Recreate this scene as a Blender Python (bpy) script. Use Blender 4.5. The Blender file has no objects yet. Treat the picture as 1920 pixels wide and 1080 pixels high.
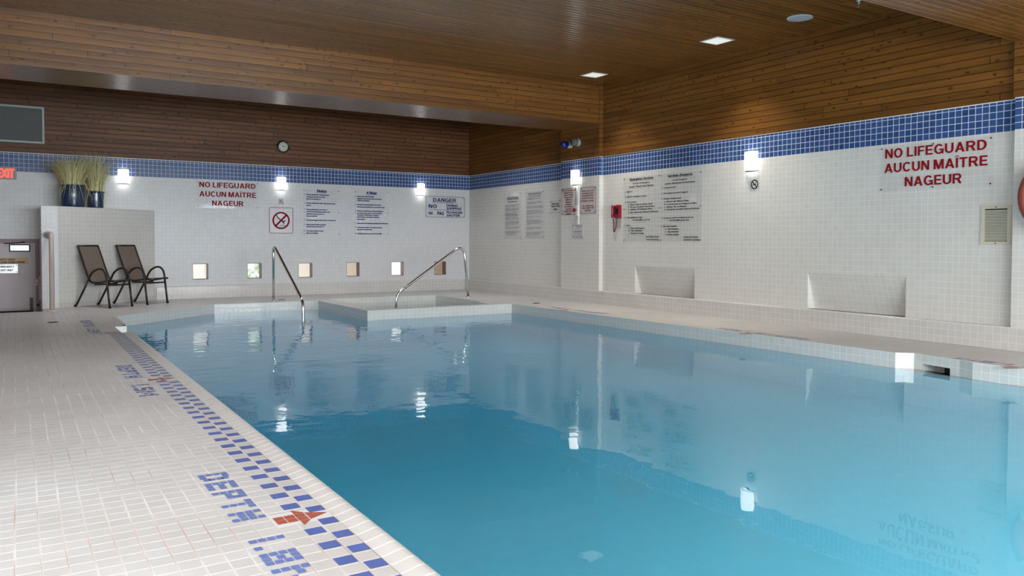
import bpy, math, random
from mathutils import Vector, Matrix
from mathutils.geometry import tessellate_polygon

random.seed(7)
SC = bpy.context.scene
COL = SC.collection

# ------------------------------------------------------------------ camera
def setup_camera():
    yaw, pitch, roll = math.radians(32.044), math.radians(1.706), math.radians(0.164)
    f = Vector((math.sin(yaw) * math.cos(pitch), math.cos(yaw) * math.cos(pitch), -math.sin(pitch)))
    r = Vector((math.cos(yaw), -math.sin(yaw), 0.0))
    u = r.cross(f)
    r2 = math.cos(roll) * r + math.sin(roll) * u
    u2 = -math.sin(roll) * r + math.cos(roll) * u
    cd = bpy.data.cameras.new('camera')
    cam = bpy.data.objects.new('camera', cd)
    COL.objects.link(cam)
    m = Matrix((r2, u2, -f)).transposed().to_4x4()
    m.translation = Vector((0, 0, 1.05))
    cam.matrix_world = m
    cd.sensor_width = 36.0
    cd.lens = 1488.1 / 1920 * 36.0
    cd.shift_y = -45.0 / 1920
    cd.clip_start = 0.05
    cd.clip_end = 100
    SC.camera = cam
setup_camera()

# ------------------------------------------------------------------ view, world, lights
SC.view_settings.view_transform = 'Standard'
SC.view_settings.look = 'None'
SC.view_settings.gamma = 1.0
SC.view_settings.use_curve_mapping = False
SC.view_settings.exposure = 0.0
SC.cycles.use_denoising = True
SC.cycles.max_bounces = 10
SC.cycles.diffuse_bounces = 5
SC.cycles.transparent_max_bounces = 24
SC.cycles.caustics_reflective = False
SC.cycles.caustics_refractive = True
SC.cycles.sample_clamp_indirect = 80.0

world = bpy.data.worlds.new('overcast_sky')
SC.world = world
world.use_nodes = True
world.node_tree.nodes['Background'].inputs[0].default_value = (0.75, 0.85, 1.0, 1)
world.node_tree.nodes['Background'].inputs[1].default_value = 1.0

def area(name, loc, rot, sx, sy, watts, color):
    ld = bpy.data.lights.new(name, 'AREA')
    ld.shape = 'RECTANGLE'
    ld.size, ld.size_y = sx, sy
    ld.energy = watts
    ld.color = color
    o = bpy.data.objects.new(name, ld)
    COL.objects.link(o)
    o.location = loc
    o.rotation_euler = rot
    return o
# daylight coming in through the window wall behind the camera and the side windows
area('window_daylight', (3.9, -4.75, 1.45), (math.radians(90), 0, 0), 8.4, 2.1, 1560, (0.90, 0.96, 1.0))
area('side_window_daylight', (-1.85, 0.2, 1.5), (math.radians(90), 0, math.radians(-90)), 7.2, 1.6, 460, (0.92, 0.97, 1.0))

# added fill lights over the near end of the hall, without any fittings
for x in (0.9, 4.2, 7.3):
    l = area('ceiling_lamp_and_fill', (x, -0.2, 3.52), (0, 0, 0), 1.2, 1.2, 30 if x < 2 else 62, (0.95, 0.98, 1.0))
    l.data.spread = math.radians(130)
# ... and more added fill to brighten the left deck
for y in (4.70, 7.19):
    l = area('ceiling_lamp_and_fill', (0.6, y, 3.54), (0, 0, 0), 0.5, 0.5, 17, (0.94, 0.97, 1.0))
    l.data.spread = math.radians(125)

# ... and unseen fill added to lift the bay beyond the far beam
for x in (1.3, 4.4, 7.0):
    l = area('ceiling_lamp_and_fill', (x, 12.7, 3.54), (0, 0, 0), 0.5, 0.5, 18, (0.97, 0.98, 1.0))
    l.data.spread = math.radians(112)

# ------------------------------------------------------------------ materials
def lin(r, g, b):
    def c(v):
        v /= 255.0
        return v / 12.92 if v <= 0.04045 else ((v + 0.055) / 1.055) ** 2.4
    return (c(r), c(g), c(b), 1.0)

def new_mat(name):
    m = bpy.data.materials.new(name)
    m.use_nodes = True
    nt = m.node_tree
    return m, nt, nt.nodes['Principled BSDF']

def plain(name, col, rough=0.5, metal=0.0, spec=0.5, emit=None, estr=0.0, noise=0.06, nscale=14.0):
    m, nt, b = new_mat(name)
    tc = nt.nodes.new('ShaderNodeTexCoord')
    n = nt.nodes.new('ShaderNodeTexNoise')
    n.inputs['Scale'].default_value = nscale
    n.inputs['Detail'].default_value = 4
    nt.links.new(tc.outputs['Object'], n.inputs['Vector'])
    mx = nt.nodes.new('ShaderNodeMix')
    mx.data_type = 'RGBA'
    mx.inputs[6].default_value = tuple(c * (1 - noise) for c in col[:3]) + (1,)
    mx.inputs[7].default_value = tuple(min(1, c * (1 + noise)) for c in col[:3]) + (1,)
    nt.links.new(n.outputs['Fac'], mx.inputs[0])
    nt.links.new(mx.outputs[2], b.inputs['Base Color'])
    b.inputs['Roughness'].default_value = rough
    b.inputs['Metallic'].default_value = metal
    b.inputs['Specular IOR Level'].default_value = spec
    if emit:
        b.inputs['Emission Color'].default_value = emit
        b.inputs['Emission Strength'].default_value = estr
    return m

def tile(name, c1, c2, grout, w=0.068, h=0.068, mortar=0.0032, rough=0.22, bump=0.35, spec=0.5, dirt=None, dirt_amt=0.0, dscale=0.8, wobble=0.0, column=None):
    m, nt, b = new_mat(name)
    uv = nt.nodes.new('ShaderNodeUVMap')
    uv.uv_map = 'UVMap'
    br = nt.nodes.new('ShaderNodeTexBrick')
    br.offset = 0.0
    br.squash = 1.0
    br.inputs['Scale'].default_value = 1.0
    br.inputs['Brick Width'].default_value = w
    br.inputs['Row Height'].default_value = h
    br.inputs['Mortar Size'].default_value = mortar
    br.inputs['Mortar Smooth'].default_value = 0.15
    br.inputs['Bias'].default_value = 0.0
    br.inputs['Color1'].default_value = c1
    br.inputs['Color2'].default_value = c2
    br.inputs['Mortar'].default_value = grout
    src = uv.outputs['UV']
    if wobble:
        nz = nt.nodes.new('ShaderNodeTexNoise')
        nz.inputs['Scale'].default_value = 1.1
        nz.inputs['Detail'].default_value = 1
        nt.links.new(src, nz.inputs['Vector'])
        sub = nt.nodes.new('ShaderNodeVectorMath'); sub.operation = 'SUBTRACT'
        sub.inputs[1].default_value = (0.5, 0.5, 0.5)
        nt.links.new(nz.outputs['Color'], sub.inputs[0])
        sc = nt.nodes.new('ShaderNodeVectorMath'); sc.operation = 'SCALE'
        sc.inputs['Scale'].default_value = wobble
        nt.links.new(sub.outputs[0], sc.inputs[0])
        ad = nt.nodes.new('ShaderNodeVectorMath'); ad.operation = 'ADD'
        nt.links.new(src, ad.inputs[0]); nt.links.new(sc.outputs[0], ad.inputs[1])
        src = ad.outputs[0]
    nt.links.new(src, br.inputs['Vector'])
    out = br.outputs['Color']
    if column:
        # the joints running one way are worn darker than the others
        sx = nt.nodes.new('ShaderNodeSeparateXYZ'); nt.links.new(src, sx.inputs[0])
        dx = nt.nodes.new('ShaderNodeMath'); dx.operation = 'DIVIDE'; dx.inputs[1].default_value = w; nt.links.new(sx.outputs['X'], dx.inputs[0])
        fx = nt.nodes.new('ShaderNodeMath'); fx.operation = 'FRACT'; nt.links.new(dx.outputs[0], fx.inputs[0])
        px = nt.nodes.new('ShaderNodeMath'); px.operation = 'PINGPONG'; px.inputs[1].default_value = 0.5; nt.links.new(fx.outputs[0], px.inputs[0])
        lx = nt.nodes.new('ShaderNodeMath'); lx.operation = 'LESS_THAN'; lx.inputs[1].default_value = mortar / w * 0.75; nt.links.new(px.outputs[0], lx.inputs[0])
        cn = nt.nodes.new('ShaderNodeTexNoise'); cn.inputs['Scale'].default_value = 2.2; cn.inputs['Detail'].default_value = 3
        nt.links.new(uv.outputs['UV'], cn.inputs['Vector'])
        cr = nt.nodes.new('ShaderNodeMapRange'); cr.inputs['From Min'].default_value = 0.30; cr.inputs['From Max'].default_value = 0.70
        nt.links.new(cn.outputs['Fac'], cr.inputs['Value'])
        cm = nt.nodes.new('ShaderNodeMath'); cm.operation = 'MULTIPLY'; nt.links.new(lx.outputs[0], cm.inputs[0]); nt.links.new(cr.outputs[0], cm.inputs[1])
        mc = nt.nodes.new('ShaderNodeMix'); mc.data_type = 'RGBA'
        nt.links.new(cm.outputs[0], mc.inputs[0]); nt.links.new(out, mc.inputs[6]); mc.inputs[7].default_value = column
        out = mc.outputs[2]
    if dirt_amt:
        n = nt.nodes.new('ShaderNodeTexNoise')
        n.inputs['Scale'].default_value = dscale
        n.inputs['Detail'].default_value = 6
        n.inputs['Roughness'].default_value = 0.65
        nt.links.new(uv.outputs['UV'], n.inputs['Vector'])
        rp = nt.nodes.new('ShaderNodeMapRange')
        rp.inputs['From Min'].default_value = 0.35
        rp.inputs['From Max'].default_value = 0.75
        rp.inputs['To Max'].default_value = dirt_amt
        nt.links.new(n.outputs['Fac'], rp.inputs['Value'])
        mx = nt.nodes.new('ShaderNodeMix'); mx.data_type = 'RGBA'
        nt.links.new(rp.outputs[0], mx.inputs[0])
        nt.links.new(out, mx.inputs[6])
        mx.inputs[7].default_value = dirt
        out = mx.outputs[2]
    nt.links.new(out, b.inputs['Base Color'])
    rr = nt.nodes.new('ShaderNodeMapRange')
    rr.inputs['To Min'].default_value = rough
    rr.inputs['To Max'].default_value = 0.8
    nt.links.new(br.outputs['Fac'], rr.inputs['Value'])
    nt.links.new(rr.outputs[0], b.inputs['Roughness'])
    b.inputs['Specular IOR Level'].default_value = spec
    if bump:
        bp = nt.nodes.new('ShaderNodeBump')
        bp.invert = True
        bp.inputs['Strength'].default_value = bump
        bp.inputs['Distance'].default_value = 0.002
        nt.links.new(br.outputs['Fac'], bp.inputs['Height'])
        nt.links.new(bp.outputs[0], b.inputs['Normal'])
    return m

def wood(name, c1, c2, groove, h=0.0775, length=2.9, rough=0.34, spec=0.45, bump=0.35, mortar=0.0042, knots=1.0):
    m, nt, b = new_mat(name)
    N, Lk = nt.nodes.new, nt.links.new
    uv = N('ShaderNodeUVMap'); uv.uv_map = 'UVMap'
    br = N('ShaderNodeTexBrick')
    br.offset = 0.0; br.squash = 1.0
    for k, v in (('Scale', 1.0), ('Brick Width', length), ('Row Height', h), ('Mortar Size', mortar), ('Mortar Smooth', 0.4), ('Bias', 0.0)):
        br.inputs[k].default_value = v
    br.inputs['Color1'].default_value = (0, 0, 0, 1)
    br.inputs['Color2'].default_value = (1, 1, 1, 1)
    br.inputs['Mortar'].default_value = (0.5, 0.5, 0.5, 1)
    # every course of boards starts at a place of its own
    s0 = N('ShaderNodeSeparateXYZ'); Lk(uv.outputs['UV'], s0.inputs[0])
    d0 = N('ShaderNodeMath'); d0.operation = 'DIVIDE'; d0.inputs[1].default_value = h; Lk(s0.outputs['Y'], d0.inputs[0])
    f0 = N('ShaderNodeMath'); f0.operation = 'FLOOR'; Lk(d0.outputs[0], f0.inputs[0])
    wn = N('ShaderNodeTexWhiteNoise'); wn.noise_dimensions = '1D'; Lk(f0.outputs[0], wn.inputs['W'])
    a0 = N('ShaderNodeMath'); a0.operation = 'MULTIPLY_ADD'; a0.inputs[1].default_value = length; Lk(wn.outputs['Value'], a0.inputs[0]); Lk(s0.outputs['X'], a0.inputs[2])
    c0 = N('ShaderNodeCombineXYZ'); Lk(a0.outputs[0], c0.inputs['X']); Lk(s0.outputs['Y'], c0.inputs['Y'])
    Lk(c0.outputs[0], br.inputs['Vector'])
    # grain, stretched along the board; each board shifted by its own tone
    mp = N('ShaderNodeMapping'); mp.inputs['Scale'].default_value = (1.6, 46.0, 1.0)
    Lk(uv.outputs['UV'], mp.inputs['Vector'])
    gr = N('ShaderNodeTexNoise'); gr.inputs['Scale'].default_value = 1.0; gr.inputs['Detail'].default_value = 7
    gr.inputs['Roughness'].default_value = 0.65; gr.inputs['Distortion'].default_value = 0.5
    Lk(mp.outputs[0], gr.inputs['Vector'])
    tone = N('ShaderNodeMath'); tone.operation = 'MULTIPLY_ADD'
    Lk(br.outputs['Color'], tone.inputs[0]); tone.inputs[1].default_value = 0.42
    g2 = N('ShaderNodeMath'); g2.operation = 'MULTIPLY'; g2.inputs[1].default_value = 0.75
    Lk(gr.outputs['Fac'], g2.inputs[0]); Lk(g2.outputs[0], tone.inputs[2])
    # slow mottling along each board
    mm = N('ShaderNodeMapping'); mm.inputs['Scale'].default_value = (1.3, 13.0, 1.0); Lk(c0.outputs[0], mm.inputs['Vector'])
    mo = N('ShaderNodeTexNoise'); mo.inputs['Scale'].default_value = 1.0; mo.inputs['Detail'].default_value = 3; Lk(mm.outputs[0], mo.inputs['Vector'])
    t2 = N('ShaderNodeMath'); t2.operation = 'MULTIPLY_ADD'; t2.inputs[1].default_value = 0.9; Lk(mo.outputs['Fac'], t2.inputs[0])
    t3 = N('ShaderNodeMath'); t3.operation = 'ADD'; t3.inputs[1].default_value = -0.45; Lk(tone.outputs[0], t3.inputs[0]); Lk(t3.outputs[0], t2.inputs[2])
    mx = N('ShaderNodeMix'); mx.data_type = 'RGBA'
    mx.inputs[6].default_value = c1; mx.inputs[7].default_value = c2
    Lk(t2.outputs[0], mx.inputs[0])
    # knots
    mk = N('ShaderNodeMapping'); mk.inputs['Scale'].default_value = (8.5, 14.5, 1.0)
    Lk(c0.outputs[0], mk.inputs['Vector'])
    vo = N('ShaderNodeTexVoronoi'); vo.voronoi_dimensions = '2D'; vo.inputs['Scale'].default_value = 1.0
    Lk(mk.outputs[0], vo.inputs['Vector'])
    kn = N('ShaderNodeMapRange'); kn.inputs['From Min'].default_value = 0.08; kn.inputs['From Max'].default_value = 0.23
    kn.inputs['To Min'].default_value = 0.72 * knots; kn.inputs['To Max'].default_value = 0.0
    sg = N('ShaderNodeSeparateColor'); Lk(vo.outputs['Color'], sg.inputs[0])
    sz = N('ShaderNodeMath'); sz.operation = 'ADD'; sz.inputs[1].default_value = 0.35; Lk(sg.outputs[1], sz.inputs[0])
    kd = N('ShaderNodeMath'); kd.operation = 'DIVIDE'; Lk(vo.outputs['Distance'], kd.inputs[0]); Lk(sz.outputs[0], kd.inputs[1])
    Lk(kd.outputs[0], kn.inputs['Value'])
    sel = N('ShaderNodeMath'); sel.operation = 'GREATER_THAN'; sel.inputs[1].default_value = 0.66
    sepc = N('ShaderNodeSeparateColor'); Lk(vo.outputs['Color'], sepc.inputs[0]); Lk(sepc.outputs[0], sel.inputs[0])
    km = N('ShaderNodeMath'); km.operation = 'MULTIPLY'; Lk(kn.outputs[0], km.inputs[0]); Lk(sel.outputs[0], km.inputs[1])
    mx2 = N('ShaderNodeMix'); mx2.data_type = 'RGBA'
    Lk(km.outputs[0], mx2.inputs[0]); Lk(mx.outputs[2], mx2.inputs[6])
    mx2.inputs[7].default_value = tuple(c * 0.22 for c in c1[:3]) + (1,)
    mx3 = N('ShaderNodeMix'); mx3.data_type = 'RGBA'
    Lk(br.outputs['Fac'], mx3.inputs[0]); Lk(mx2.outputs[2], mx3.inputs[6]); mx3.inputs[7].default_value = groove
    Lk(mx3.outputs[2], b.inputs['Base Color'])
    b.inputs['Roughness'].default_value = rough
    b.inputs['Specular IOR Level'].default_value = spec
    # slightly rounded boards
    sp = N('ShaderNodeSeparateXYZ'); Lk(uv.outputs['UV'], sp.inputs[0])
    dv = N('ShaderNodeMath'); dv.operation = 'DIVIDE'; dv.inputs[1].default_value = h; Lk(sp.outputs['Y'], dv.inputs[0])
    fr = N('ShaderNodeMath'); fr.operation = 'FRACT'; Lk(dv.outputs[0], fr.inputs[0])
    pp = N('ShaderNodeMath'); pp.operation = 'PINGPONG'; pp.inputs[1].default_value = 0.5; Lk(fr.outputs[0], pp.inputs[0])
    pw = N('ShaderNodeMath'); pw.operation = 'POWER'; pw.inputs[1].default_value = 0.16; Lk(pp.outputs[0], pw.inputs[0])
    ga = N('ShaderNodeMath'); ga.operation = 'MULTIPLY_ADD'; ga.inputs[1].default_value = 0.12
    Lk(gr.outputs['Fac'], ga.inputs[0]); Lk(pw.outputs[0], ga.inputs[2])
    bp = N('ShaderNodeBump'); bp.inputs['Strength'].default_value = bump; bp.inputs['Distance'].default_value = 0.006
    Lk(ga.outputs[0], bp.inputs['Height']); Lk(bp.outputs[0], b.inputs['Normal'])
    return m

M = {}
M['tile_warm'] = tile('glazed_white_wall_tile', lin(212, 210, 204), lin(217, 215, 210), lin(229, 228, 225), mortar=0.0024, bump=0.2, spec=0.4, dirt=lin(205, 180, 165), dirt_amt=0.18)
M['tile_back'] = tile('glazed_white_back_wall_tile', lin(214, 214, 216), lin(219, 219, 221), lin(200, 201, 204), mortar=0.0018, bump=0.1, spec=0.3, rough=0.3, dirt=lin(205, 185, 170), dirt_amt=0.15)
M['tile_blue'] = tile('glazed_blue_border_tile', lin(50, 74, 122), lin(63, 89, 140), lin(198, 208, 224), spec=0.28, mortar=0.0036)
M['tile_ledge'] = tile('base_ledge_tile', lin(204, 201, 197), lin(210, 207, 204), lin(226, 223, 219), mortar=0.0026, w=0.0735, h=0.0735, dirt=lin(150, 130, 116), dirt_amt=0.2)
M['tile_deck'] = tile('pool_deck_tile', lin(194, 193, 192), lin(201, 200, 199), lin(222, 221, 220), w=0.0735, h=0.077, mortar=0.0036, rough=0.36,
                      dirt=lin(165, 148, 138), dirt_amt=0.35, dscale=1.3, wobble=0.016, spec=0.45, column=lin(166, 144, 136))
M['tile_coping'] = tile('pool_coping_tile', lin(214, 212, 206), lin(219, 217, 212), lin(234, 233, 230), w=0.0735, h=0.0735, mortar=0.003)
M['tile_lip'] = tile('pool_edge_bullnose_tile', lin(201, 197, 193), lin(207, 203, 199), lin(226, 224, 222), w=0.077, h=2.0, mortar=0.004, rough=0.3)
M['tile_basin'] = tile('pool_basin_tile', lin(226, 238, 240), lin(230, 240, 242), lin(216, 230, 233), w=0.1, h=0.1, mortar=0.003, bump=0.0)
M['wood'] = wood('varnished_cedar_wall_board', lin(78, 47, 18), lin(136, 89, 38), lin(30, 17, 7))
M['wood_back'] = wood('aged_cedar_back_wall_board', lin(66, 40, 24), lin(128, 84, 53), lin(20, 10, 6), mortar=0.0058, rough=0.45, spec=0.25)
M['wood_ceiling'] = wood('varnished_cedar_ceiling_board', lin(84, 53, 22), lin(144, 95, 46), lin(168, 114, 60), spec=0.42, rough=0.2, bump=0.7, mortar=0.0034)  # pale groove colour paints in the light caught along the boards
M['steel'] = plain('polished_stainless_steel', (0.72, 0.70, 0.67, 1), rough=0.13, metal=1.0)
M['chair_metal'] = plain('dark_bronze_chair_metal', lin(38, 31, 29), rough=0.38)
M['sling'] = plain('brown_mesh_sling', lin(114, 100, 91), rough=0.8, noise=0.25, nscale=180)
M['pot'] = plain('dark_blue_glazed_ceramic', lin(30, 50, 80), rough=0.12, noise=0.3, nscale=9)
M['soil'] = plain('potting_soil', lin(50, 38, 28), rough=0.95)
M['grass'] = plain('dry_ornamental_grass', lin(214, 208, 146), rough=0.7, noise=0.45, nscale=24)
M['grass_tan'] = plain('dry_tan_ornamental_grass', lin(226, 214, 172), rough=0.7, noise=0.4, nscale=24)
M['navy'] = plain('navy_lettering', lin(30, 30, 98), rough=0.6, spec=0.15)
M['black'] = plain('black_lettering', lin(22, 21, 24), rough=0.5, spec=0.2)
M['grey_text'] = plain('grey_blue_lettering', lin(92, 92, 116), rough=0.4)
M['maroon'] = plain('maroon_lettering', lin(142, 12, 28), rough=0.6, spec=0.15)
M['white_plastic'] = plain('white_plastic', lin(224, 224, 222), rough=0.4)
M['screw'] = plain('dark_screw_metal', lin(50, 46, 44), rough=0.4, metal=0.6)
M['grey_metal'] = plain('pale_grey_painted_metal', lin(168, 172, 172), rough=0.45)
M['vent_dark'] = plain('dark_grille_mesh', lin(92, 96, 94), rough=0.6)
M['vent_beige'] = plain('beige_painted_grille', lin(204, 196, 176), rough=0.5)
M['void'] = plain('dark_void', lin(28, 25, 22), rough=0.9)
M['door_paint'] = plain('mauve_grey_painted_steel', lin(196, 182, 186), rough=0.4, noise=0.10, nscale=5)
M['frame_paint'] = plain('dark_mauve_painted_frame', lin(142, 118, 124), rough=0.45)
M['tan_sign'] = plain('tan_sign_plate', lin(196, 158, 104), rough=0.4)
M['silver_sign'] = plain('silver_sign_plate', lin(190, 190, 192), rough=0.25, metal=0.4)
M['red'] = plain('red_phone_plastic', lin(140, 14, 38), rough=0.25)
M['red_ring'] = plain('dull_red_lifebuoy_foam', lin(150, 74, 66), rough=0.6)
M['beacon_blue'] = plain('blue_beacon_lens', lin(18, 22, 110), rough=0.08)
M['beige_pipe'] = plain('beige_painted_pipe', lin(206, 188, 180), rough=0.35)
M['brick_red'] = tile('brick_red_floor_tile', lin(166, 84, 66), lin(178, 94, 74), lin(200, 180, 170), w=5, h=5, mortar=0.0, bump=0.0, rough=0.3)
M['inlay_blue'] = plain('blue_floor_tile', lin(86, 104, 166), rough=0.28, noise=0.22, nscale=10)
M['inlay_pale'] = plain('pale_blue_floor_mosaic', lin(104, 123, 182), rough=0.28, noise=0.25, nscale=40)
M['clock_face'] = plain('clock_face_paper', lin(196, 200, 186), rough=0.4)
M['clock_rim'] = plain('black_clock_rim', lin(28, 20, 20), rough=0.2)
M['speaker'] = plain('pale_grey_speaker_mesh', lin(196, 202, 212), rough=0.6)
M['sconce_glass'] = plain('lit_opal_glass', lin(250, 250, 250), rough=0.3, emit=(1.0, 0.98, 0.94, 1), estr=2.3)
M['light_glow'] = plain('lit_ceiling_diffuser', lin(244, 246, 238), rough=0.5, emit=(0.96, 1.0, 0.90, 1), estr=0.55)
M['exit_box'] = plain('grey_exit_sign_box', lin(150, 140, 142), rough=0.4)
M['exit_glow'] = plain('lit_red_exit_letters', lin(220, 60, 50), rough=0.4, emit=(1.0, 0.10, 0.05, 1), estr=1.0)

def acrylic(name, tint):
    # a clear sheet: what is behind shows through, the room mirrors faintly in it
    m, nt, b = new_mat(name)
    nt.nodes.remove(b)
    tr = nt.nodes.new('ShaderNodeBsdfTransparent'); tr.inputs[0].default_value = tint
    gl = nt.nodes.new('ShaderNodeBsdfGlossy'); gl.inputs['Roughness'].default_value = 0.05
    fz = nt.nodes.new('ShaderNodeFresnel'); fz.inputs['IOR'].default_value = 1.32
    mix = nt.nodes.new('ShaderNodeMixShader')
    ge = nt.nodes.new('ShaderNodeNewGeometry')
    inv = nt.nodes.new('ShaderNodeMath'); inv.operation = 'SUBTRACT'; inv.inputs[0].default_value = 1.0
    nt.links.new(ge.outputs['Backfacing'], inv.inputs[1])
    fr = nt.nodes.new('ShaderNodeMath'); fr.operation = 'MULTIPLY'
    nt.links.new(fz.outputs[0], fr.inputs[0]); nt.links.new(inv.outputs[0], fr.inputs[1])
    nt.links.new(fr.outputs[0], mix.inputs[0])
    nt.links.new(tr.outputs[0], mix.inputs[1])
    nt.links.new(gl.outputs[0], mix.inputs[2])
    nt.links.new(mix.outputs[0], nt.nodes['Material Output'].inputs['Surface'])
    return m
M['acrylic'] = acrylic('clear_acrylic_sheet', (0.995, 0.995, 0.998, 1))
M['glass'] = acrylic('clear_window_glass', (0.96, 0.98, 0.98, 1))
M['inlay_white'] = plain('clean_white_floor_tile', lin(214, 213, 212), rough=0.3)

def lit_pane(name, c1, c2, scale, strength=1.0):
    # daylight seen through a small lit window
    m, nt, b = new_mat(name)
    tc = nt.nodes.new('ShaderNodeTexCoord')
    n = nt.nodes.new('ShaderNodeTexNoise'); n.inputs['Scale'].default_value = scale; n.inputs['Detail'].default_value = 5
    nt.links.new(tc.outputs['Object'], n.inputs['Vector'])
    rp = nt.nodes.new('ShaderNodeMapRange'); rp.inputs['From Min'].default_value = 0.4; rp.inputs['From Max'].default_value = 0.62
    nt.links.new(n.outputs['Fac'], rp.inputs['Value'])
    mx = nt.nodes.new('ShaderNodeMix'); mx.data_type = 'RGBA'
    mx.inputs[6].default_value = c1; mx.inputs[7].default_value = c2
    nt.links.new(rp.outputs[0], mx.inputs[0])
    b.inputs['Base Color'].default_value = (0.05, 0.05, 0.05, 1)
    nt.links.new(mx.outputs[2], b.inputs['Emission Color'])
    b.inputs['Emission Strength'].default_value = strength
    b.inputs['Roughness'].default_value = 0.2
    return m

def water_mat():
    m, nt, b = new_mat('clear_pool_water')
    nt.nodes.remove(b)
    N, L = nt.nodes.new, nt.links.new
    out = nt.nodes['Material Output']
    va = N('ShaderNodeVolumeAbsorption')
    va.inputs['Color'].default_value = (0.12, 0.84, 0.985, 1)
    va.inputs['Density'].default_value = 0.44
    L(va.outputs[0], out.inputs['Volume'])
    tr = N('ShaderNodeBsdfTransparent')
    tc = N('ShaderNodeTexCoord')
    n1 = N('ShaderNodeTexNoise'); n1.inputs['Scale'].default_value = 1.6; n1.inputs['Detail'].default_value = 2
    n2 = N('ShaderNodeTexNoise'); n2.inputs['Scale'].default_value = 6.0; n2.inputs['Detail'].default_value = 2
    L(tc.outputs['Object'], n1.inputs['Vector']); L(tc.outputs['Object'], n2.inputs['Vector'])
    # the surface is livelier towards the far end of the pool
    sp = N('ShaderNodeSeparateXYZ'); L(tc.outputs['Object'], sp.inputs[0])
    fr = N('ShaderNodeMapRange'); fr.inputs['From Min'].default_value = 3.0; fr.inputs['From Max'].default_value = 9.0
    fr.inputs['To Min'].default_value = 0.16; fr.inputs['To Max'].default_value = 1.5
    L(sp.outputs['Y'], fr.inputs['Value'])
    ml = N('ShaderNodeMath'); ml.operation = 'MULTIPLY_ADD'; ml.inputs[1].default_value = 0.34
    L(n2.outputs['Fac'], ml.inputs[0]); L(n1.outputs['Fac'], ml.inputs[2])
    ad = N('ShaderNodeMath'); ad.operation = 'MULTIPLY'
    L(ml.outputs[0], ad.inputs[0]); L(fr.outputs[0], ad.inputs[1])
    bp = N('ShaderNodeBump'); bp.inputs['Strength'].default_value = 1.0; bp.inputs['Distance'].default_value = 0.007
    L(ad.outputs[0], bp.inputs['Height'])
    gl = N('ShaderNodeBsdfGlass'); gl.inputs['Roughness'].default_value = 0.0; gl.inputs['IOR'].default_value = 1.33
    L(bp.outputs[0], gl.inputs['Normal'])
    ge = N('ShaderNodeNewGeometry')
    # only the upper surface mirrors; where water meets the basin there is no air
    nz = N('ShaderNodeSeparateXYZ'); L(ge.outputs['True Normal'], nz.inputs[0])
    az = N('ShaderNodeMath'); az.operation = 'ABSOLUTE'; L(nz.outputs['Z'], az.inputs[0])
    gz = N('ShaderNodeMath'); gz.operation = 'GREATER_THAN'; gz.inputs[1].default_value = 0.5; L(az.outputs[0], gz.inputs[0])
    dz = N('ShaderNodeMath'); dz.operation = 'GREATER_THAN'; dz.inputs[1].default_value = -0.5; L(sp.outputs['Z'], dz.inputs[0])
    f1 = N('ShaderNodeMath'); f1.operation = 'MULTIPLY'; L(gz.outputs[0], f1.inputs[0]); L(dz.outputs[0], f1.inputs[1])
    mix = N('ShaderNodeMixShader')
    L(f1.outputs[0], mix.inputs[0]); L(tr.outputs[0], mix.inputs[1]); L(gl.outputs[0], mix.inputs[2])
    L(mix.outputs[0], out.inputs['Surface'])
    return m
M['water'] = water_mat()

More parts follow.
